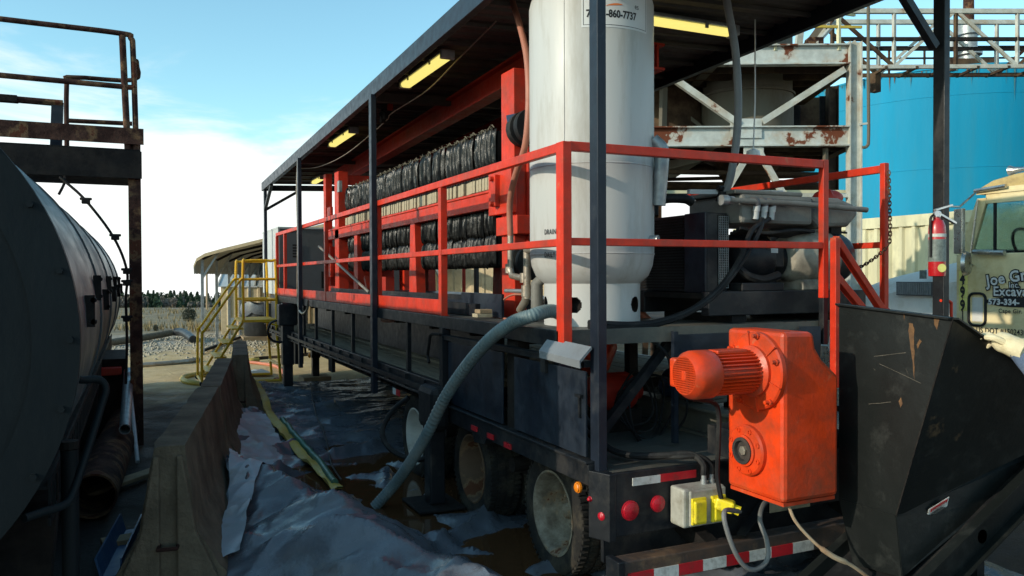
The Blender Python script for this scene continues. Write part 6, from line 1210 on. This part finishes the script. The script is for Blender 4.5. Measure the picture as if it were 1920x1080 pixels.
# ------------------------------------------------------------------ worker at the hopper (mostly outside the picture)
pn = thing('person', 'person in a blue work jacket resting a gloved hand on the hopper', 'person', (3.72, 1.72, 0))
def skin_body():
    J = {}; B = []
    def j(n_, p, r_): J[n_] = (Vector(p), r_)
    bx, by = 3.72, 1.72
    j('pel',(bx,by,.95),.165); j('wst',(bx,by+.01,1.10),.15); j('cst',(bx,by+.02,1.32),.175); j('nkb',(bx,by+.01,1.47),.085); j('nk',(bx,by+.02,1.54),.06); j('hd',(bx,by+.045,1.63),.088); j('hd2',(bx,by+.04,1.72),.085)
    j('shL',(bx-.19,by+.02,1.42),.085); j('elL',(3.45,2.02,1.20),.066); j('wrL',(3.50,2.30,1.435),.048)
    j('shR',(bx+.19,by+.02,1.42),.085); j('elR',(bx+.27,by-.02,1.14),.066); j('wrR',(bx+.25,by+.12,.92),.045)
    for s, n_ in ((-1,'L'),(1,'R')): j('hp'+n_,(bx+s*.10,by,.90),.115); j('kn'+n_,(bx+s*.12,by+.03,.50),.08); j('an'+n_,(bx+s*.13,by-.01,.09),.055); j('to'+n_,(bx+s*.15,by+.17,.055),.05)
    B = [('pel','wst'),('wst','cst'),('cst','nkb'),('nkb','nk'),('nk','hd'),('hd','hd2'),('cst','shL'),('shL','elL'),('elL','wrL'),('cst','shR'),('shR','elR'),('elR','wrR')]+[(a+n_, b_+n_) for n_ in 'LR' for a, b_ in (('hp','kn'),('kn','an'),('an','to'))]+[('pel','hpL'),('pel','hpR')]
    ks = list(J); me = bpy.data.meshes.new('body'); me.from_pydata([J[k][0] for k in ks], [(ks.index(a), ks.index(b_)) for a, b_ in B], [])
    o = bpy.data.objects.new('tmpb', me); COL.objects.link(o); o.modifiers.new('s', 'SKIN'); sk_ = me.skin_vertices[0].data
    for i, k in enumerate(ks): sk_[i].radius = (J[k][1], J[k][1]*(.75 if k in ('pel','wst','cst') else 1)); sk_[i].use_root = (k == 'pel')
    sb = o.modifiers.new('u', 'SUBSURF'); sb.levels = sb.render_levels = 2
    bpy.context.view_layer.update(); out = bpy.data.meshes.new_from_object(o.evaluated_get(bpy.context.evaluated_depsgraph_get())); bpy.data.objects.remove(o); return out
bm_ = skin_body(); bm_.materials.clear()
for m_ in ('denim','jeans','skin','boot'): bm_.materials.append(M[m_])
for v in bm_.vertices:
    p = v.co.copy(); k = noise.noise(p*14)*.010+noise.noise(p*31)*.005
    if p.z < 1.5 and p.z > .1: v.co += v.normal*k
    v.co -= V(3.72,1.72,0)
for f in bm_.polygons:
    z = f.center.z; f.material_index = 3 if z < .13 else 1 if z < .92 and abs(f.center.x) < .24 else 2 if z > 1.52 else 0; f.use_smooth = True
o = bpy.data.objects.new('body', bm_); COL.objects.link(o); o.parent = pn
MB().lathe([(.135,0),(.125,.012),(.115,.015),(.112,.06),(.09,.11),(.04,.135),(.001,.138)], (3.72,1.765,1.70), (0,.08,1), 28, cap=False).build('hard_hat', M['hat'], pn, smooth=True); MB().lathe([(.012,0),(.016,.012),(.006,.026)], (3.72,1.845,1.63), (0,1,-.2), 8).build('nose', M['skin'], pn, smooth=True)
# glove: palm and five bent fingers laid over the hopper rim
w0 = V(3.495,2.28,1.425); dfw = V(.05,.95,.30).normalized(); sdv = V(.94,-.03,-.33).normalized(); upn = sdv.cross(dfw).normalized()
gl = MB(); gl.tube(spline([w0-dfw*.03, w0+dfw*.02, w0+dfw*.06, w0+dfw*.10], 4), [.043,.046,.047,.048,.047,.046,.046,.046,.047,.047,.045,.043,.038], 14)
for k in range(4):
    u = (k-1.5)*.023; a = w0+dfw*.09+sdv*u; ln_ = (.075,.085,.08,.062)[k]; gl.tube(spline([a, a+dfw*ln_*.45+upn*.004, a+dfw*ln_*.85-upn*.02, a+dfw*ln_*1.05-upn*.05], 3), [.0135]*6+[.013,.0125,.012,.008], 8)
a = w0+dfw*.04-sdv*.035; gl.tube(spline([a, a-sdv*.03+dfw*.03, a-sdv*.035+dfw*.065-upn*.012], 3), [.016,.016,.0155,.015,.0145,.014,.010], 8)
gl.build('glove', M['glove'], pn, smooth=True)
MB().tube([w0-dfw*.055, w0-dfw*.01], [.056,.052], 16).build('glove_cuff', M['glove'], pn, smooth=True)
w0 = V(3.97,1.85,.89); gl = MB(); gl.tube([w0+V(0,-.02,.04), w0, w0+V(0,.02,-.06), w0+V(0,.03,-.09)], [.036,.042,.042,.03], 12)
for k in range(4): a = w0+V((k-1.5)*.02,.03,-.08); gl.tube([a, a+V(0,.01,-.04), a+V(-.005,.0,-.075+.006*abs(k-1.5))], [.012,.0115,.008], 8)
a = w0+V(-.035,.02,-.02); gl.tube([a, a+V(-.012,.03,-.03), a+V(-.01,.035,-.06)], [.014,.013,.009], 8); gl.build('glove', M['glove'], pn, smooth=True)
